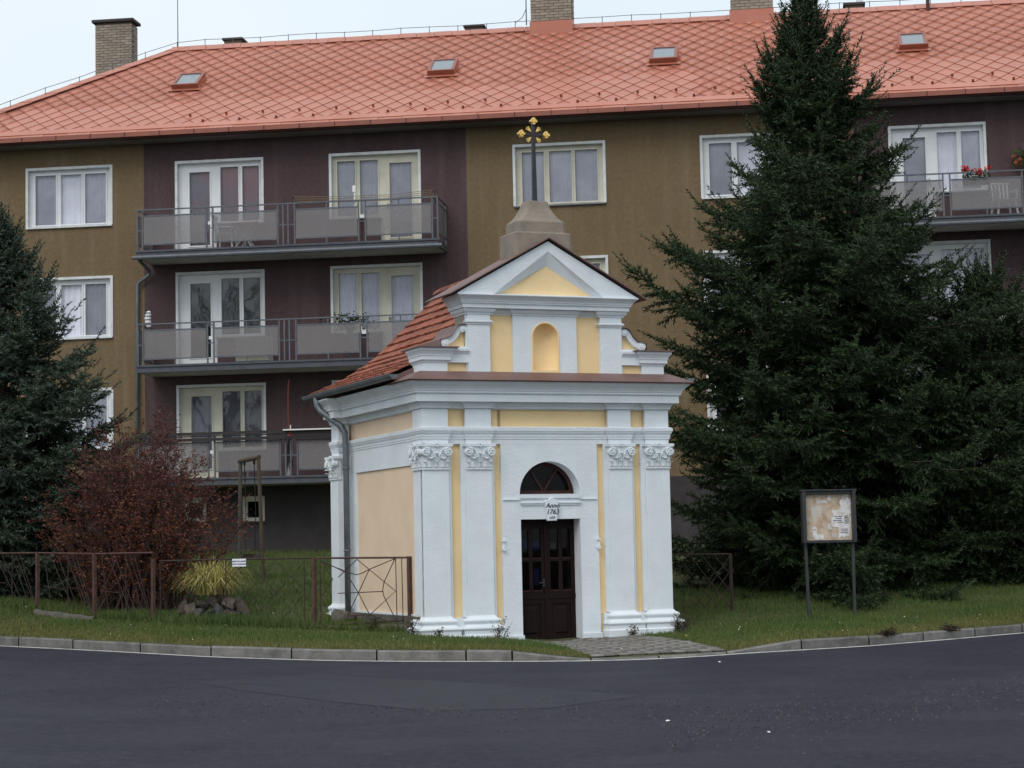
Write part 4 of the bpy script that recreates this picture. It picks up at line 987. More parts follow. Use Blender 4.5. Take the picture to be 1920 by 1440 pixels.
def spruce(name, loc, H, prof, z0, m, seed, dens=1.0, whorl=.34, label='', tipm=None, skew=0.0, shoot=.27):
    rg = random.Random(seed); root = empty(name, loc); tag(root, label, 'tree')
    tr = MB(); tr.tube([(0,0,-.4),(0,0,H*.3),(.03,0,H*.7),(0,0,H+.05)], [.24*H/12,.19*H/12,.10*H/12,.012], 9); tr.build('trunk', M['bark'], root, smooth=True)
    limbs = MB(); P = []; D = []; Ls = []; T = []
    z = z0; zf, rf = [p[0] for p in prof], [p[1] for p in prof]
    wi = 0
    while z < H-.12:
        Rz = float(np.interp(z, zf, rf)); frac = z/H
        nb = rg.choice((7,8,9)) if Rz > .8 else 6
        for k in range(nb):
            az = 2*math.pi*(k/nb) + wi*1.1 + rg.uniform(-.25,.25)
            L_ = Rz*rg.choice((rg.uniform(.55,.9),rg.uniform(.85,1.12)))*(1+skew*math.cos(az))*(1+.15*math.sin(3*az+z*1.1+seed)+.08*math.sin(5*az-z*1.9))
            el = math.radians(np.interp(frac, [0,.3,.6,.85,1], [-12,0,14,36,60]) + rg.uniform(-10,10))
            n = max(4, int(L_/.28)); pts = [np.array([0,0,z+rg.uniform(-.12,.12)])]
            e = el
            for i in range(n):
                t = i/n; e += math.radians(-9/n*2) if t < .45 else math.radians(46/n*1.4)
                st = L_/n; aa = az + rg.uniform(-.06,.06)
                pts.append(pts[-1] + st*np.array([math.cos(e)*math.cos(aa), math.cos(e)*math.sin(aa), math.sin(e)]))
            lump = 1
            limbs.tube(pts, [max(.005,.028*H/12*(1-i/n)**.8*min(1.3,L_/2)) for i in range(n+1)], 4)
            tot = L_; s = tot*(.16 if Rz < 1.2 else .24)
            side = 1
            while s < tot:
                f = s/tot*n; i = min(int(f), n-1); p = pts[i] + (pts[i+1]-pts[i])*(f-i); d = (pts[i+1]-pts[i]); d /= np.linalg.norm(d)
                rem = tot-s; bl = min(.85, .07+.46*rem)*rg.uniform(.7,1.15)
                q = rotz(d, side*math.radians(rg.uniform(38,62))); q[2] += rg.uniform(-.60,.35)*(1 if frac < .7 else .6); q /= np.linalg.norm(q)
                m_ = max(1, int(bl/.17)); pp = p.copy(); qq = q.copy()
                for j in range(m_):
                    step = bl/m_
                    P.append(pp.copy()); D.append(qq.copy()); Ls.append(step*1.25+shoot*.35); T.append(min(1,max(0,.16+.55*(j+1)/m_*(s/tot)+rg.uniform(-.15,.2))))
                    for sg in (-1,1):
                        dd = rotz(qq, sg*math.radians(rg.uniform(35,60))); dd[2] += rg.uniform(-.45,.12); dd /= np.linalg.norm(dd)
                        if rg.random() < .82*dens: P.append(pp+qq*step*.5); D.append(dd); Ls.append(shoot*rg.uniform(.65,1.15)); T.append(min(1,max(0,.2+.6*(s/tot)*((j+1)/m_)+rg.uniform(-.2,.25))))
                    pp = pp + qq*step; qq = qq + np.array([0,0,rg.uniform(-.12,.10)]); qq /= np.linalg.norm(qq)
                side = -side; s += .082/dens*rg.uniform(.8,1.25)
            # leading shoots at the tip
            d = pts[-1]-pts[-2]; d /= np.linalg.norm(d)
            for j in range(5):
                dd = d + np.array([rg.uniform(-.16,.16),rg.uniform(-.16,.16),rg.uniform(.05,.45)]); dd /= np.linalg.norm(dd); P.append(pts[-1]-d*.14*j+dd*.10*(4-j)*.5); D.append(dd); Ls.append(shoot*rg.uniform(.8,1.25)); T.append(rg.uniform(.4,.9))
        z += whorl*rg.uniform(.85,1.15)*(1 if Rz > .9 else .8); wi += 1
    for j in range(10):
        P.append(np.array([0,0,H-.45+.05*j])); D.append(np.array([rg.uniform(-.4,.4),rg.uniform(-.4,.4),1.0])/1.15); Ls.append(.26); T.append(.6)
    limbs.build('branches', M['bark'], root)
    D = np.array(D); D /= np.linalg.norm(D, axis=1, keepdims=True)
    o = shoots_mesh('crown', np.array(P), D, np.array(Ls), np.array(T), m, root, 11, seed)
    print('shoots', len(P))
    return root, len(P)

prA = [(0,3.5),(1,3.7),(3,3.65),(5,3.5),(6,3.15),(7,2.5),(7.8,1.75),(8.6,1.5),(10,1.2),(11,.75),(11.7,.3),(12.2,.05)]
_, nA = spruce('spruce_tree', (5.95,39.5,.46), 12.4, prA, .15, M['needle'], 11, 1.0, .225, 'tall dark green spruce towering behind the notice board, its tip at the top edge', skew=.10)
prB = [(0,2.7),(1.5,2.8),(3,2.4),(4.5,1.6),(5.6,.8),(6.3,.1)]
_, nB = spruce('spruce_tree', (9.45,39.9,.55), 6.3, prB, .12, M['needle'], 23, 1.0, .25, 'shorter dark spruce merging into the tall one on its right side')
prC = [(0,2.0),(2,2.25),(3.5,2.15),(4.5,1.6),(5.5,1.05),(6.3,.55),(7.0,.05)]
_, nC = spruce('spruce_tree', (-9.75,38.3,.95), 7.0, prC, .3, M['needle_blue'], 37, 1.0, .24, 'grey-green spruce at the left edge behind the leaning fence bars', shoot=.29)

# bare tree across the street, seen mirrored in the window panes
def bare_tree(loc, H, seed, label):
    rg = random.Random(seed); root = empty('bare_tree', loc); tag(root, label, 'tree'); mb = MB(); cr = MB()
    def grow(p, d, L_, r_, depth, tgt):
        q = p + d*L_*.5 + Vector((rg.uniform(-.05,.05),rg.uniform(-.05,.05),rg.uniform(-.03,.05)))*L_; e = p + d*L_
        tgt.tube([p,q,e], [r_,r_*.85,r_*.68], 6 if depth < 2 else 4)
        if depth == 7: return
        for k in range(2 if depth else 4):
            nd = (d + Vector((rg.gauss(0,.55),rg.gauss(0,.55),rg.gauss(.12,.35)))).normalized(); grow(e, nd, L_*rg.uniform(.62,.86), r_*.56, depth+1, cr)
            if depth > 0 and rg.random() < .35: grow(q, (d+Vector((rg.gauss(0,.8),rg.gauss(0,.8),rg.gauss(0,.4)))).normalized(), L_*.55, r_*.42, depth+1, cr)
    grow(Vector((0,0,-.2)), Vector((0,0,1)), H*.24, H*.017, 0, mb)
    mb.build('trunk', M['bark'], root); cr.build('branches', M['bark'], root)
for k_, (x_, y_) in enumerate(((-35,-12),(-26.5,-13))):
    bare_tree((x_,y_,0), 25-k_*1.5, 61+k_, ['bare tree mirrored in the white-framed balcony window of the middle floor','bare tree mirrored in the cream-framed balcony window of the middle floor'][k_])

# red autumn shrub
def shrub(name, loc, rx, H, seed, nstem, nleaf, m_leaf, label, cat='shrub', lean=0.0):
    rg = random.Random(seed); root = empty(name, loc); tag(root, label, cat)
    tw = MB(); tips = []
    for k in range(nstem):
        az = rg.uniform(0,2*math.pi); out_ = rg.uniform(.05,1)**.7
        end = np.array([math.cos(az)*rx*out_+lean, math.sin(az)*rx*.8*out_, H*(1-.55*out_**2)*rg.uniform(.72,1.0)])
        p0 = np.array([rg.uniform(-.5,.5)*(1+out_*.8), rg.uniform(-.45,.45), -.1]); pts = []
        for i in range(7):
            t = i/6; q = p0*(1-t) + end*t; q[2] = p0[2]+(end[2]-p0[2])*(t**.9); q[:2] = p0[:2] + (end[:2]-p0[:2])*(t**1.05); q += np.array([rg.uniform(-.04,.04) for _ in range(3)])*(t); pts.append(q)
        tw.tube(pts, [.020*(1-.85*i/6) for i in range(7)], 4)
        for j in range(20):
            t = rg.uniform(.12,1); f = t*6; i = min(int(f),5); p = pts[i]+(pts[i+1]-pts[i])*(f-i); d = pts[i+1]-pts[i]; d /= np.linalg.norm(d)
            d = d*.8 + np.array([rg.gauss(0,.6),rg.gauss(0,.6),rg.gauss(.1,.5)]); d /= np.linalg.norm(d); L_ = rg.uniform(.22,.55)
            q1 = p+d*L_*.5+np.array([0,0,.02]); q2 = p+d*L_+np.array([rg.uniform(-.04,.04),rg.uniform(-.04,.04),rg.uniform(-.02,.06)])
            tw.tube([p,q1,q2], [.005,.0035,.002], 3); tips.append((p,q1,q2))
    tw.build('branches', M['shrub_twig'], root)
    RS_ = np.random.RandomState(seed); idx = RS_.randint(0,len(tips),nleaf); A = np.array([tips[i] for i in idx]); t = RS_.rand(nleaf,1)
    P = np.where(t<.5, A[:,0]+(A[:,1]-A[:,0])*t*2, A[:,1]+(A[:,2]-A[:,1])*(t*2-1)); P += RS_.normal(0,.022,(nleaf,3))
    D = RS_.normal(0,1,(nleaf,3)); D /= np.linalg.norm(D,axis=1,keepdims=True); a,b = frames(D); L_ = RS_.uniform(.022,.050,(nleaf,1))
    V = np.stack([P-a*L_*.0, P+a*L_*.6+b*L_*.38, P+a*L_*1.3, P+a*L_*.6-b*L_*.38],1).reshape(-1,3); F = np.arange(nleaf*4).reshape(-1,4)
    z = (P[:,2]/H); tint = np.clip(.75-.85*z+RS_.normal(0,.22,nleaf),0,1)
    np_mesh('crown', V, F, m_leaf, root, np.repeat(tint,4)); return root
shrub('red_shrub', (-6.9,36.9,.62), 1.95, 3.55, 5, 170, 40000, M['red_leaf'], 'large round shrub with thin dark twigs and small red autumn leaves', lean=.1)
shrub('red_shrub', (10.6,40.5,.7), 1.2, 2.6, 9, 40, 6000, M['red_leaf'], 'dark reddish bush at the right edge beyond the spruces')

# ================================================================== GRASS
RSg = np.random.RandomState(3)
gz = np.vectorize(ground_z)
def grass_patch(n, xr, yfun, hmin, hmax, seed):
    rs_ = np.random.RandomState(seed); x = rs_.uniform(xr[0],xr[1],n); lo = np.array([yfun(a)[0] for a in x]); hi = np.array([yfun(a)[1] for a in x]); y = lo+(hi-lo)*rs_.rand(n)
    # keep clear of chapel and paved path
    cu = (x-CH_O.x)*cex.x+(y-CH_O.y)*cex.y; cv_ = (x-CH_O.x)*cey.x+(y-CH_O.y)*cey.y
    keep = ~((np.abs(cu) < 2.30) & (cv_ > -.12) & (cv_ < 4.7))
    tpar = np.clip((A0.y-y)/(A0.y-B0.y),-1,2); xl = A0.x+(B0.x-A0.x)*tpar; yy = y
    # signed side tests for the path quad
    def side(p, q): return (q.x-p.x)*(y-p.y)-(q.y-p.y)*(x-p.x)
    inside = (side(A0,B0) > 0.0) & (side(B1,A1) > 0.0) & (y < A1.y+.3)
    edge = rs_.rand(n) < .04
    keep &= ~inside | edge
    x, y = x[keep], y[keep]; n = len(x); z = gz(x,y)
    az = rs_.rand(n)*6.28; h = rs_.uniform(hmin,hmax,n); patchy = .5+.5*np.sin(x*1.3+np.sin(y*1.7)*1.5)*np.sin(y*1.9+np.cos(x*.8)); h *= .65+.6*patchy
    ln = rs_.uniform(.1,.7,n)*h; la = rs_.rand(n)*6.28; wd = rs_.uniform(.006,.012,n)
    bx, by = np.cos(az)*wd, np.sin(az)*wd; tx, ty = np.cos(la)*ln, np.sin(la)*ln
    V = np.stack([np.stack([x-bx,y-by,z-.01],1), np.stack([x+bx,y+by,z-.01],1), np.stack([x+tx,y+ty,z+h],1)],1).reshape(-1,3)
    kd = y-np.array([kerb_y(a) for a in x]); dry = np.clip(.85-kd*.7,0,.6)
    tint = np.clip(.18+.30*(1-patchy)+rs_.normal(0,.16,n)+dry,0,1)
    return V, np.repeat(tint,3)
parts = [grass_patch(80000, (-10.5,10.5), lambda a: (kerb_y(a)+.13, max(float(np.interp(a,FX,FY)),kerb_y(a)+.8)+.6), .04, .085, 1),
         grass_patch(75000, (-12.5,2), lambda a: (float(np.interp(a,FX,FY))+.3, bline(a)-.05), .05, .12, 2),
         grass_patch(30000, (2,11.5), lambda a: (float(np.interp(a,FX,FY))-.5, 40), .05, .11, 4),
         grass_patch(9000, (-9.5,-1.8), lambda a: (float(np.interp(a,FX,FY))-.25, float(np.interp(a,FX,FY))+.35), .10, .24, 6)]
V = np.concatenate([p[0] for p in parts]); T = np.concatenate([p[1] for p in parts])
o = np_mesh('grass', V, np.arange(len(V)).reshape(-1,3), M['grass'], None, T); tag(o, 'short green and straw-coloured grass on the verge and the sloping lawn', 'grass', kind='stuff')
def scatter(name, n, xr, yfun, size, m, label, cat, seed, lift=.05, flat=True):
    rs_ = np.random.RandomState(seed); x = rs_.uniform(xr[0],xr[1],n); lo = np.array([yfun(a)[0] for a in x]); hi = np.array([yfun(a)[1] for a in x]); y = lo+(hi-lo)*rs_.rand(n)**1.5
    cu = (x-CH_O.x)*cex.x+(y-CH_O.y)*cex.y; cv_ = (x-CH_O.x)*cey.x+(y-CH_O.y)*cey.y
    k = ~((np.abs(cu) < 2.4) & (cv_ > -.2) & (cv_ < 4.7)); x, y = x[k], y[k]; n = len(x); z = gz(x,y)+lift*rs_.uniform(.4,1,n); az = rs_.rand(n)*6.28; s_ = rs_.uniform(.5,1,n)*size
    c, d = np.cos(az)*s_, np.sin(az)*s_; tl = rs_.uniform(-.6,.6,n)*s_
    V = np.stack([np.stack([x-c,y-d,z-tl],1),np.stack([x+d*.6,y-c*.6,z+.3*tl],1),np.stack([x+c,y+d,z+tl],1),np.stack([x-d*.6,y+c*.6,z-.2*tl],1)],1).reshape(-1,3)
    o = np_mesh(name, V, np.arange(n*4).reshape(-1,4), m, None, np.repeat(rs_.rand(n),4)); tag(o, label, cat, kind='stuff'); return o
vrg = lambda a: (kerb_y(a)+.15, float(np.interp(a,FX,FY))+.3)
scatter('fallen_leaves', 420, (-10,10), vrg, .028, M['leaf_litter'], 'scattered brown and yellow fallen leaves on the verge', 'leaves', 5)
scatter('daisies', 260, (-10,9), lambda a: (kerb_y(a)+.4, bline(a)-1), .018, M['daisy'], 'tiny white daisies dotted over the grass', 'flowers', 8, .09)

def tuft(name, loc, n, h, spread, m, label, cat, seed, wd=.008, arch=1.0, parent=None):
    rs_ = np.random.RandomState(seed); V = []; F = []; T = []
    for k in range(n):
        az = rs_.rand()*6.28; r0 = rs_.rand()*.3*spread; L_ = h*rs_.uniform(.5,1.2); out_ = spread*rs_.uniform(.15,1.0); w_ = wd*rs_.uniform(.5,1.2); b = len(V); m_ = 7; kk = rs_.uniform(.55,1.35); tw_ = rs_.uniform(-.5,.5); ox, oy = rs_.normal(0,.13,2)*spread
        for i in range(m_+1):
            t = i/m_; rr = r0 + out_*t**1.4; zz = L_*(t*1.5 - arch*1.0*t*t*t**kk*(.35+1.0*out_/spread))
            x, y = ox+math.cos(az+tw_*t)*rr, oy+math.sin(az+tw_*t)*rr; ww = w_*(1-t**2*.92); V += [(x-math.sin(az)*ww,y+math.cos(az)*ww,zz),(x+math.sin(az)*ww,y-math.cos(az)*ww,zz)]
        for i in range(m_): F.append((b+2*i,b+2*i+1,b+2*i+3,b+2*i+2))
        T += [min(1,max(0,rs_.normal(.35,.3)))]*(2*m_+2)
    o = np_mesh(name, np.array(V), np.array(F), m, parent, np.array(T)); o.location = loc
    if parent is None: tag(o, label, cat)
    return o

# ---- rockery with ornamental grass
RK = (-5.35, 35.55); rz_ = ground_z(*RK)
def rock_mesh(seed):
    rg = random.Random(seed); bm = bmesh.new(); bmesh.ops.create_icosphere(bm, subdivisions=2, radius=1)
    for v in bm.verts:
        d = v.co.normalized(); f = 1 + .30*math.sin(3*d.x+seed)*math.cos(2.5*d.y-seed) + rg.uniform(-.06,.06)
        v.co = d*f
        for pl in range(6):
            nrm = Vector((math.sin(seed*1.7+pl*2),math.cos(seed*2.3+pl),math.sin(pl*3+seed))).normalized(); dd = v.co.dot(nrm)
            if dd > .55: v.co -= nrm*(dd-.55)
    me = bpy.data.meshes.new('rock'); bm.to_mesh(me); bm.free(); return me
rk = empty('rockery', (RK[0],RK[1],rz_)); tag(rk, 'low heap of brown and grey garden rocks under the yellow ornamental grass', 'rocks')
rocks = [(-.52,-.05,.13,.17,.14,.26,0),(-.36,-.12,.12,.18,.12,.22,0),(-.20,-.28,.07,.16,.12,.12,1),(.0,-.30,.08,.16,.12,.13,1),(.16,-.30,.10,.13,.10,.17,2),(.32,-.30,.08,.16,.11,.12,0),(.44,-.26,.07,.10,.08,.08,2),(.56,-.14,.14,.15,.12,.24,0),(.30,-.08,.25,.22,.15,.17,0),(.05,-.10,.30,.18,.14,.16,0),(-.14,-.10,.24,.16,.12,.14,0),(.16,.05,.36,.15,.14,.14,0),(.42,.02,.22,.18,.15,.2,0)]
for i,(x,y,z,a,b,c,k) in enumerate(rocks):
    me = rock_mesh(i*1.37+1); me.materials.append(M['rock'] if k == 0 else M['rock_grey']); inst('rock', me, rk, (x,y,z), (rnd.uniform(-.4,.4),rnd.uniform(-.5,.5),rnd.uniform(0,6)), (a*1.05,b*1.05,c*1.05))
tuft('ornamental_grass', (RK[0]-.02,RK[1]+.08,rz_+.42), 560, .62, .68, M['straw'], 'clump of arching yellow-green ornamental grass above the rocks', 'grass', 4, .012, 1.05)
# mossy stump beside the chapel's downpipe
sx_, sy_ = -3.0, 34.6; me = rock_mesh(4.4); me.materials.append(M['wallbase'])
o = bpy.data.objects.new('stone_block', me); col.objects.link(o); o.location = (sx_,sy_,ground_z(sx_,sy_)+.10); o.scale = (.28,.22,.20); o.rotation_euler = (.2,.3,.6)
tag(o, 'weathered stone lump in the grass beside the chapel downpipe', 'stone')

# ---- weeds against the plinths and kerb
def weed(x, y, h, n, seed, label, dark=.6):
    rs_ = np.random.RandomState(seed); mb = MB(); z = ground_z(x,y); LV = []
    root = empty('weed', (x,y,z)); tag(root, label, 'weed'); root.scale = (2.2,1,.8) if dark > .8 else (1,1,1)
    for k in range(n):
        az = rs_.rand()*6.28; e = np.array([math.cos(az)*h*rs_.uniform(.1,.55), math.sin(az)*h*.3, h*rs_.uniform(.5,1.05)]); b0 = np.array([rs_.uniform(-.05,.05),0,-.02]); m1 = b0*.5+e*.5+np.array([0,0,h*.08])
        mb.tube([b0,m1,e], [.004,.003,.0015], 3)
        for j in range(9): t = rs_.uniform(.25,1); LV.append(b0*(1-t)+e*t+rs_.normal(0,.018,3))
    mb.build('stems', M['shrub_twig'], root); P = np.array(LV); D = rs_.normal(0,1,P.shape); D /= np.linalg.norm(D,axis=1,keepdims=True); a,b = frames(D); L_ = .026
    V = np.stack([P,P+a*L_*.6+b*L_*.4,P+a*L_*1.3,P+a*L_*.6-b*L_*.4],1).reshape(-1,3); np_mesh('leaves', V, np.arange(len(V)).reshape(-1,4), M['weed'], root, np.repeat(rs_.rand(len(P))*dark+.2,4))
for i,(u,v,h,n,lb) in enumerate([(-2.42,.0,.34,16,'dry brown weeds climbing the left corner of the chapel plinth'),(-2.05,-.26,.20,10,'low weeds along the outer left pilaster base'),(-1.05,-.28,.38,13,'tall spindly weed in front of the inner left pilaster base'),(1.30,-.24,.22,12,'thin weeds at the foot of the inner right pilaster'),(2.15,-.24,.28,26,'dark dry weeds against the outer right pilaster base'),(2.30,-.15,.34,22,'tuft of dead stalks at the right corner of the chapel plinth')]):
    p = ch_w(u,v); weed(p.x,p.y,h,n,40+i,lb)
for i,(x,h,lb) in enumerate([(5.72,.10,'brown weed tuft growing at the foot of the right kerb'),(6.95,.09,'small dark weed in the kerb joint farther right')]):
    weed(x, kerb_y(x)-.05, h*1.1, 26, 70+i, lb, .9)
p = (-2.35,33.05); weed(p[0],p[1],.30,22,80,'leafy green weed on the concrete fence base', .1)

# ================================================================== FENCES
fence = empty('fence', (0,0,0)); tag(fence, 'rusty brown garden fence of iron posts and bars left of the chapel', 'fence')
posts = [(-11.6,37.0,1.72,.95),(-9.6,36.3,1.70,.80),(-8.52,35.9,1.69,.62),(-7.40,35.4,1.65,.45),(-6.28,34.9,1.52,.35),(-3.36,33.6,1.50,.33),(-1.74,32.9,1.48,.40)]
for i,(x,y,zt,zb) in enumerate(posts):
    wd = .055
    q = MB(); a = R(-24); c,s_ = math.cos(a)*wd/2, math.sin(a)*wd/2
    q.tube([(x,y,zb-.3),(x,y,zt+.02)], wd*.72, 4); q.build('post', M['rust'], fence)
def fpt(i, s, t):
    a, b = posts[i], posts[i+1]; x = a[0]+(b[0]-a[0])*s; y = a[1]+(b[1]-a[1])*s
    zt0 = min(a[2],b[2]) if i == 3 else a[2]; zt = (a[2]+(b[2]-a[2])*s); zb = a[3]+(b[3]-a[3])*s
    if i == 3: zt = a[2]
    return (x, y-.0, zb+(zt-zb)*t)
def fbar(i, pts, r_=.009, name='bar', m_='rust_dark'):
    MB().tube([fpt(i,s,t) for s,t in pts], r_, 5).build(name, M[m_], fence)
for i in range(4): fbar(i, [(0,1),(.3,1.0),(.7,1.0),(1,1)], .016, 'top_rail', 'rust')
MB().tube([fpt(4,.0,.86),fpt(4,.04,.985),fpt(4,.5,1.0),fpt(4,1,1)][1:], .014, 5).build('top_rail', M['rust_dark'], fence)
fbar(5, [(0,1),(.5,1),(1,1)], .017, 'top_rail', 'rust'); fbar(4, [(0,.03),(.5,.035),(1,.045)], .012, 'bottom_rail'); fbar(5, [(0,.045),(.5,.05),(1,.06)], .014, 'bottom_rail')
for i, sh in ((0,.2),(1,.22),(2,.24),(3,.26)):
    for k,(s0,d) in enumerate(((.02,.16),(.12,.5),(.25,.42),(.42,.40),(.50,.44),(.58,.40))):
        fbar(i, [(s0+.10,.98),(min(.97,s0+.10+d*.9),.05+.04*(k%3))], .007)
    fbar(i, [(.10,.46),(.42,.45)], .007); fbar(i, [(.55,.99),(.53,.4),(.56,.05)], .008)
# third panel droops at the step between the tall and the low posts
# lattice panel with verticals
for s_ in (.045,.46,.94): fbar(4, [(s_,.03),(s_,1)], .009)
for k in range(5):
    a = .05+.18*k; fbar(4, [(a,.97),(min(.94,a+.36),.05 if a+.36 <= .94 else .05+.92*(a+.36-.94)/.36)], .006); fbar(4, [(a,.05),(min(.94,a+.36),.97 if a+.36 <= .94 else .97-.92*(a+.36-.94)/.36)], .006)
Z = lambda x,y: ((x-195)/1040, (985-y)/700*1.0+.0)
for pl in ([(260,320),(265,975)],[(1090,290),(1095,975)],[(1155,290),(1160,940)],
           [(265,320),(505,405),(560,430),(665,458),(730,440),(800,405),(1085,295)],[(670,300),(1085,635),(800,870),(760,905)],[(670,300),(460,480)],[(275,310),(540,430),(680,640),(800,870),(1000,945)],
           [(800,410),(680,640),(560,860)],[(455,640),(945,635)],[(1080,300),(960,540),(945,620),(955,680),(1085,940)],[(560,870),(640,872),(740,865),(800,872)],[(280,310),(400,500),(275,660)]):
    fbar(5, [Z(*p_) for p_ in pl], .008)
# broken concrete base under the fence
q = MB(); N_ = 14; pa, pb = posts[5], posts[6]
for i in range(N_+1):
    t = i/N_; x = pa[0]-.2+(pb[0]+.12-pa[0]+.2)*t; y = pa[1]+.09+(pb[1]-.04-pa[1]-.09)*t; zt = .375+.03*t+rnd.uniform(-.02,.02); j_ = rnd.uniform(-.02,.02)
    q.v += [(x,y-.10+j_,-.1),(x,y-.09+j_,zt-.02),(x,y-.05,zt),(x,y+.12,zt),(x,y+.12,-.1)]
for i in range(N_):
    for k in range(4): q.f.append((i*5+k,(i+1)*5+k,(i+1)*5+k+1,i*5+k+1))
q.f += [(0,1,2,3,4),tuple(N_*5+k for k in (4,3,2,1,0))]
tag(q.build('fence_base_wall', M['wallbase']), 'crumbling low concrete base under the fence next to the chapel', 'low wall')
q = MB(); q.v = []; 
for i in range(9):
    t = i/8; x = -8.5+1.15*t; y = 35.62-.52*t; zt = ground_z(x,y)+.06+rnd.uniform(-.015,.015); q.v += [(x,y-.12,zt-.3),(x,y-.10,zt),(x,y+.10,zt+.01),(x,y+.10,zt-.3)]
for i in range(8):
    for k in range(3): q.f.append((i*4+k,(i+1)*4+k,(i+1)*4+k+1,i*4+k+1))
q.f += [(0,1,2,3),(35,34,33,32)]
tag(q.build('fence_base_wall', M['wallbase']), 'short grey concrete sill half buried in grass below the taller fence posts', 'low wall')
# sign wired to the fence
sg = empty('sign', fpt(4,.545,1.0), R(-24)); tag(sg, 'small white plate with two lines of blue lettering hung on the fence', 'sign')
sg.location.y -= .03
MB().box(-.135,.135,-.004,.004,-.125,.005).build('plate', M['sign_white'], sg)
text_mesh('lettering', 'NEPOVOLAN\u00ddM', .036, M['sign_blue'], sg, (0,-.0062,-.050), (R(90),0,0), offset=.0008, extrude=.001)
text_mesh('lettering', 'VSTUP ZAK\u00c1Z\u00c1N', .036, M['sign_blue'], sg, (0,-.0062,-.098), (R(90),0,0), offset=.0008, extrude=.001)

f2 = empty('fence', (0,0,0)); tag(f2, 'dark iron fence panel with diagonal bars between the chapel and the spruce', 'fence')
rp2 = [(2.72,36.0,1.42,.40),(3.84,36.05,1.41,.42)]
for x,y,zt,zb in rp2: MB().tube([(x,y,zb-.2),(x,y,zt)], .03, 4).build('post', M['rust_dark'], f2)
for a,b in zip(rp2[:-1],rp2[1:]):
    L3 = lambda s,t: (a[0]+(b[0]-a[0])*s, a[1]+(b[1]-a[1])*s, (a[3]+(b[3]-a[3])*s)*(1-t)+(a[2]+(b[2]-a[2])*s)*t)
    MB().tube([L3(0,1),L3(1,1)], .016, 5).build('top_rail', M['rust_dark'], f2)
    for k in range(5):
        s0 = -.05+.2*k; e = min(1,s0+.62); MB().tube([L3(max(0,s0),.98 if s0 >= 0 else .92),L3(e,.98-.93*(e-s0)/.62)], .008, 5).build('bar', M['rust_dark'], f2)
    for k in range(4):
        s0 = .98; t0 = .95-.26*k; MB().tube([L3(.98,t0),L3(max(.35,.98-.62*t0),.04 if .98-.62*t0 > .35 else t0-(.63)/.62)], .008, 5).build('bar', M['rust_dark'], f2)

# ================================================================== NOTICE BOARD
nbz = ground_z(5.35,34.5); nbd = empty('notice_board', (5.37,34.5,0), R(3)); tag(nbd, 'grey steel notice board on two posts with torn papers, in front of the spruces', 'notice board')
for sx, dx in ((-1,.02),(1,-.0)):
    MB().add([(sx*.40-.025+dx,-.025,.0),(sx*.40+.025+dx,-.025,.0),(sx*.40+.025+dx,.025,.0),(sx*.40-.025+dx,.025,.0),(sx*.41-.025,-.025,1.60),(sx*.41+.025,-.025,1.60),(sx*.41+.025,.025,1.60),(sx*.41-.025,.025,1.60)],[(0,1,5,4),(1,2,6,5),(2,3,7,6),(3,0,4,7)]).build('post', M['board_frame'], nbd)
q = MB(); q.box(-.46,-.40,-.13,.06,1.575,2.46); q.box(.40,.46,-.13,.06,1.575,2.46); q.box(-.3995,.3995,-.09,.06,1.575,1.62); q.box(-.48,.48,-.13,.07,2.461,2.485); q.box(-.3995,.3995,-.085,.06,2.41,2.46); q.build('frame', M['board_frame'], nbd, bevel=.004)
MB().box(-.3995,.3995,.0,.05,1.6205,2.409).build('board', M['board_back'], nbd)
def torn(cx, cz, w_, h_, m_, seed, layer):
    rg = random.Random(seed); pts = []; n = 16
    for i in range(n):
        a = 2*math.pi*i/n; rr = 1/max(abs(math.cos(a)),abs(math.sin(a))); rr *= rg.uniform(.72,1.02); pts.append((cx+w_/2*rr*math.cos(a), cz+h_/2*rr*math.sin(a)))
    MB().prism(pts, -.0015-.0012*layer, -.0005-.0012*layer).build('torn_paper', m_, nbd)
for i,(x,z,w_,h_,k) in enumerate([(.22,2.00,.34,.30,0),(.30,2.20,.20,.28,0),(.27,1.78,.22,.26,0),(.12,1.93,.16,.20,0),(.03,2.34,.06,.10,0),(.30,2.36,.12,.08,0),(-.24,1.76,.08,.20,0),(-.17,1.68,.18,.10,0),(-.20,2.1,.2,.24,1),(-.10,2.28,.22,.06,1),(.10,1.70,.10,.08,1),(.02,1.85,.1,.12,1),(.33,1.95,.12,.2,0)]):
    torn(x,z,w_,h_,M['paper' if k == 0 else 'paper2'],300+i,i%4)
for i,(x,z,w_) in enumerate([(.17,2.02,.14),(.18,1.985,.10),(.16,1.95,.15),(.27,1.80,.12),(.28,1.77,.10),(.27,1.74,.12),(-.24,1.80,.04),(.20,1.92,.11)]):
    MB().box(x-w_/2,x+w_/2,-.0085,-.0075,z,z+.009).build('faded_print', M['sign_blue'] if i % 2 == 0 else M['ink'], nbd)

# ================================================================== SWING
swz = ground_z(-5.6,43); swg = empty('swing', (-5.66,43.0,swz), R(-60)); tag(swg, 'old garden swing frame with green and bare wooden posts and hanging seat', 'swing')
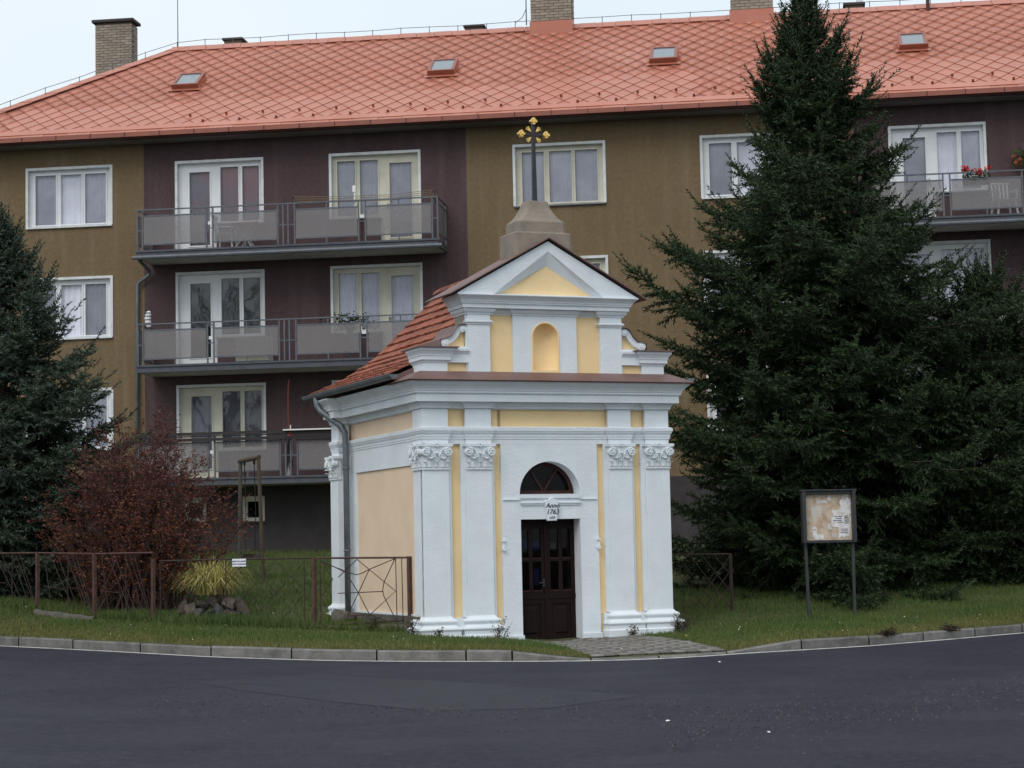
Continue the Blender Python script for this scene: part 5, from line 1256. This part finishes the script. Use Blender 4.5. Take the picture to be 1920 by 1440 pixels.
# local x runs along the top beam
for sx, mt, dx in ((-1,'green_paint',0),(1,'wood_old',.10)):
    MB().tube([(sx*.62+dx,0,-.2),(sx*.50,0,2.52)], .042, 7).build('post', M[mt], swg)
MB().tube([(-.56,0,2.52),(.54,0,2.56)], .05, 7).build('top_beam', M['wood_old'], swg)
for x in (-.28,.26): MB().tube([(x,0,2.5),(x+.01,.02,1.4),(x,0,.62)], .010, 5).build('chain', M['chain'], swg); MB().tube([(x,0,2.42),(x,0,2.5)], .03, 6).build('hook', M['chain'], swg)
MB().box(-.34,.32,-.14,.14,.58,.62).build('seat', M['wood_old'], swg); MB().box(-.55,.56,-.03,.03,.42,.52).build('cross_bar', M['wood_old'], swg)

# ================================================================== THINGS ON THE BALCONIES
ba = R(-7.97411); bex = Vector((math.cos(ba),math.sin(ba))); bey = Vector((-math.sin(ba),math.cos(ba)))
def bw(u, v, z): q = Vector((0,49.1934)) + bex*u + bey*v; return (q.x,q.y,z)
def bthing(name, u, v, z, label, cat, rz=0, group=None): return tag(empty(name, bw(u,v,z), ba+rz), label, cat, group)
def plastic_chair(u, v, z, rz, label):
    t = bthing('garden_chair', u, v, z, label, 'chair', rz)
    MB().box(-.23,.23,-.22,.22,.40,.43).build('seat', M['plastic_white'], t, bevel=.01)
    for k in range(5): MB().bar((-.18+.09*k,.22,.43),(-.19+.095*k,.29,.86),.045,.015).build('back_slat', M['plastic_white'], t)
    MB().bar((-.24,.29,.87),(.24,.29,.87),.05,.03).build('back_rail', M['plastic_white'], t)
    for sx in (-1,1):
        for sy in (-1,1): MB().bar((sx*.20,sy*.19,.40),(sx*.25,sy*.24,0),.04).build('leg', M['plastic_white'], t)
        MB().bar((sx*.25,-.22,.64),(sx*.25,.27,.66),.05,.025).build('armrest', M['plastic_white'], t); MB().bar((sx*.25,-.2,.63),(sx*.23,-.2,.42),.04).build('armrest_support', M['plastic_white'], t)
plastic_chair(-7.0,-.75,9.10,R(90),'white plastic chair behind the frosted top balcony panel at left')
plastic_chair(11.9,-.7,9.10,R(15),'white plastic garden chair on the top balcony at the right edge')
t = bthing('folding_table', -6.5,-.7,9.10,'small folding table with crossed legs and orange top on the top balcony','table')
MB().box(-.36,.36,-.25,.25,.64,.67).build('table_top', M['orange'], t)
for sy in (-.2,.2): MB().bar((-.25,sy,0),(.22,sy,.64),.03).build('leg', M['plastic_white'], t); MB().bar((.25,sy,0),(-.22,sy,.64),.03).build('leg', M['plastic_white'], t)
t = bthing('clothes_dryer', -3.4,-1.0,10.0,'clothes drying lines strung above the top balcony railing','clothes dryer')
for k in range(4):
    y = -.25+.14*k; z = .30-.02*k; MB().tube([(-1.75,y,z),(-.6,y,z-.06),(.6,y,z-.07),(1.75,y,z)], .006, 4).build('line', M['line'], t)
for sx in (-1,1): MB().bar((sx*1.75,-.27,.32),(sx*1.72,.22,.05),.02).build('arm', M['steel'], t); MB().bar((sx*1.73,-.15,.25),(sx*1.73,-.15,0),.02).build('bracket', M['steel'], t)
t = bthing('ladder_rack', -3.44,-1.0,9.11,'narrow brown wooden rack standing between two top balcony panels','rack')
for sx in (-.06,.06): MB().bar((sx,0,0),(sx,.05,.62),.03).build('upright', M['wood_old'], t)
for k in range(4): MB().bar((-.07,.02,.12+.14*k),(.07,.02,.12+.14*k),.025).build('rung', M['wood_old'], t)
t = bthing('antenna_stick', -3.62,-1.12,9.6,'white upright stick with a box-shaped head on the top balcony railing','stick')
MB().bar((0,0,0),(-.02,0,.82),.03).build('rod', M['plastic_white'], t); MB().box(-.06,.02,-.03,.03,.76,.92).build('head', M['plastic_white'], t)
t = bthing('mop', -8.92,-.9,6.27,'mop with a white striped head leaning at the left end of the middle balcony','mop')
MB().tube([(0.1,0,0),(-.02,0,1.0)], .015, 6).build('handle', M['steel'], t)
q = MB(); q.tube([(-.02,0,.98),(-.04,0,1.08),(-.05,0,1.2),(-.03,0,1.33),(0,0,1.38)], [.05,.075,.08,.07,.03], 10); q.build('head', M['cloth'], t)
for z in (1.06,1.15,1.24,1.32): MB().tube([(-.045,0,z),(-.045,0,z+.02)], .082, 10).build('stripe', M['ink'], t)
t = bthing('storage_cabinet', -6.3,-.75,6.27,'pale low cabinet behind the frosted middle balcony panel','cabinet')
MB().box(-.42,.42,-.2,.2,.05,.62).build('carcass', M['plastic_white'], t); MB().box(-.41,-.005,-.215,-.201,.06,.61).build('door', M['cream'], t); MB().box(.005,.41,-.215,-.201,.06,.61).build('door', M['cream'], t); MB().box(-.44,.44,-.22,.22,.621,.65).build('top', M['plastic_white'], t)
t = bthing('parasol', -5.42,-.95,3.46,'furled red, white and black parasol standing between lower balcony posts','parasol')
MB().tube([(0,0,0),(0.03,0,.3),(.05,0,.9),(.06,0,1.12)], [.05,.085,.06,.015], 10).build('canopy', mat('furled_dark_cloth', (.03,.025,.03), .8, (.45,.43,.42), 3, stretch=(1,1,.35), ramp=(.5,.56)), t); MB().tube([(.05,0,.92),(.06,0,1.05)], [.07,.05], 10).build('band', M['geranium'], t); MB().tube([(.06,0,1.1),(.065,0,1.25)], .015, 6).build('pole', M['plastic_white'], t)
t = bthing('red_pole', -5.42,-.9,3.46,'thin red pole rising above the lower balcony railing','pole')
MB().tube([(.0,0,0),(0,0,1.9),(.01,0,2.2),(.03,0,2.38)], .017, 6).build('rod', M['redpole'], t)
t = bthing('shelf_board', -4.75,-1.32,4.56,'bright white board lying on top of the lower balcony railing','board'); MB().box(-.68,.75,-.10,.12,-.01,.022).build('board', M['plastic_white'], t)
t = bthing('shelf_board', 12.6,-1.32,4.56,'bright white board on the far right lower balcony railing','board'); MB().box(-.68,.75,-.10,.12,-.01,.022).build('board', M['plastic_white'], t)
def flowers(name, u, v, z, w_, n, seed, label, m_petal, hang=False):
    rs_ = np.random.RandomState(seed); t = bthing(name, u, v, z, label, 'flowers')
    if hang: MB().tube([(-.10,0,-.12),(-.14,0,0),(.14,0,0),(.10,0,-.12)], .02, 5).build('basket', M['wood_old'], t); MB().tube([(0,.1,.35),(0,.02,.30),(0,0,.0)], .006, 4).build('hook', M['steel'], t)
    else: MB().box(-w_/2,w_/2,-.09,.09,-.16,.0).build('box', M['wood_old'], t, bevel=.01)
    n_l = 260; P = np.stack([rs_.uniform(-w_/2,w_/2,n_l), rs_.normal(0,.08,n_l), rs_.uniform(-.10 if not hang else -.28,.18,n_l)],1); D = rs_.normal(0,1,(n_l,3)); D /= np.linalg.norm(D,axis=1,keepdims=True); a,b = frames(D); L_ = .06
    V = np.stack([P-a*L_*.5,P+b*L_*.45,P+a*L_*.5,P-b*L_*.45],1).reshape(-1,3); np_mesh('foliage', V, np.arange(len(V)).reshape(-1,4), M['leafgreen'], t)
    V = []
    for k in range(n):
        c = np.array([rs_.uniform(-w_/2,w_/2), rs_.normal(-.04,.06), rs_.uniform(.10,.26) if not hang else rs_.uniform(-.2,.2)])
        for j in range(26):
            d = rs_.normal(0,1,3); d /= np.linalg.norm(d); p = c+d*.055; a = np.cross(d,[.3,.5,.8]); a /= np.linalg.norm(a); b = np.cross(d,a); V += [p-a*.022,p+b*.02,p+a*.022,p-b*.02]
    V = np.array(V); np_mesh('blossoms', V, np.arange(len(V)).reshape(-1,4), m_petal, t); return t
flowers('flower_box', 11.25,-1.08,10.02,.62,13,5,'flower box of red geraniums on the top right balcony railing',M['geranium'])
flowers('flower_box', 11.2,-1.05,7.2,.62,12,6,'flower box of red geraniums on the middle right balcony railing',M['geranium'])
flowers('hanging_plant', 12.45,-.2,10.65,.55,9,7,'hanging basket with green and orange flowers on the dark wall at right',M['orange_petal'],True)
t = bthing('pot_plant', -3.85,-.9,7.0,'dark leafy pot plant on the middle balcony before the cream door','plant')
MB().tube([(0,0,-.72),(0,0,-.05)], .04, 6).build('stand', M['steel'], t); MB().tube([(0,0,-.05),(0,0,.12)], [.09,.12], 9).build('pot', M['iron'], t)
rs_ = np.random.RandomState(9); P = rs_.normal(0,1,(400,3))*[.26,.12,.10]+[0,0,.2]; D = rs_.normal(0,1,(400,3)); D /= np.linalg.norm(D,axis=1,keepdims=True); a,b = frames(D); L_ = .07
np_mesh('foliage', np.stack([P-a*L_*.5,P+b*L_*.3,P+a*L_*.5,P-b*L_*.3],1).reshape(-1,3), np.arange(1600).reshape(-1,4), M['needle'], t, np.full(1600,.3))

rs_ = np.random.RandomState(21); n_ = 2000
t_ = rs_.rand(n_); gx = np.where(t_ < .55, 1.2+rs_.rand(n_)*5.2, -4+rs_.rand(n_)*7); gy = np.where(t_ < .55, 17.0+(gx-1.2)*1.05+rs_.normal(0,.9,n_), 21.5-(gx+4)*.35+rs_.normal(0,1.1,n_)); gy = np.clip(gy, 13, 27.5)
gs = rs_.uniform(.005,.016,n_); az = rs_.rand(n_)*6.28; gz_ = np.array([road_h(a) for a in gx])
V = np.stack([np.stack([gx+np.cos(az+k*2.094)*gs, gy+np.sin(az+k*2.094)*gs, gz_], 1) for k in range(3)] + [np.stack([gx,gy,gz_+gs*1.2],1)], 1).reshape(-1,3)
b_ = np.arange(n_)[:,None]*4; Fq = np.concatenate([b_+np.array([[0,1,3]]), b_+np.array([[1,2,3]]), b_+np.array([[2,0,3]])])
M['grit'] = mat('road_grit', (.014,.013,.016), .8, (.085,.08,.085), attr='tint')
tag(np_mesh('loose_grit', V, Fq, M['grit'], None, np.repeat(rs_.rand(n_)**1.5,4)), 'loose grit scattered over the asphalt', 'grit', kind='stuff')
# ---- litter on the road
for i,(x,y,c,lb) in enumerate([(1.35,18.4,'plastic_white','small white scrap of paper lying on the asphalt, left of two'),(2.1,17.1,'plastic_white','nearest pale scrap of paper on the asphalt at lower right'),(1.9,18.3,'sign_blue','tiny blue scrap on the asphalt'),(2.72,27.3,'plastic_white','white scrap of paper on the road near the paved path')]):
    q = MB(); q.add([(-.03,-.02,.004),(.035,-.012,.012),(.028,.022,.006),(-.025,.018,.016),(0,0,.022)],[(0,1,4),(1,2,4),(2,3,4),(3,0,4)]); o = q.build('litter', M[c]); o.location = (x,y,road_h(x)+.003); o.rotation_euler = (0,0,i*1.3); o.scale = (.7,.8,.7); tag(o, lb, 'litter', 'litter on the road')
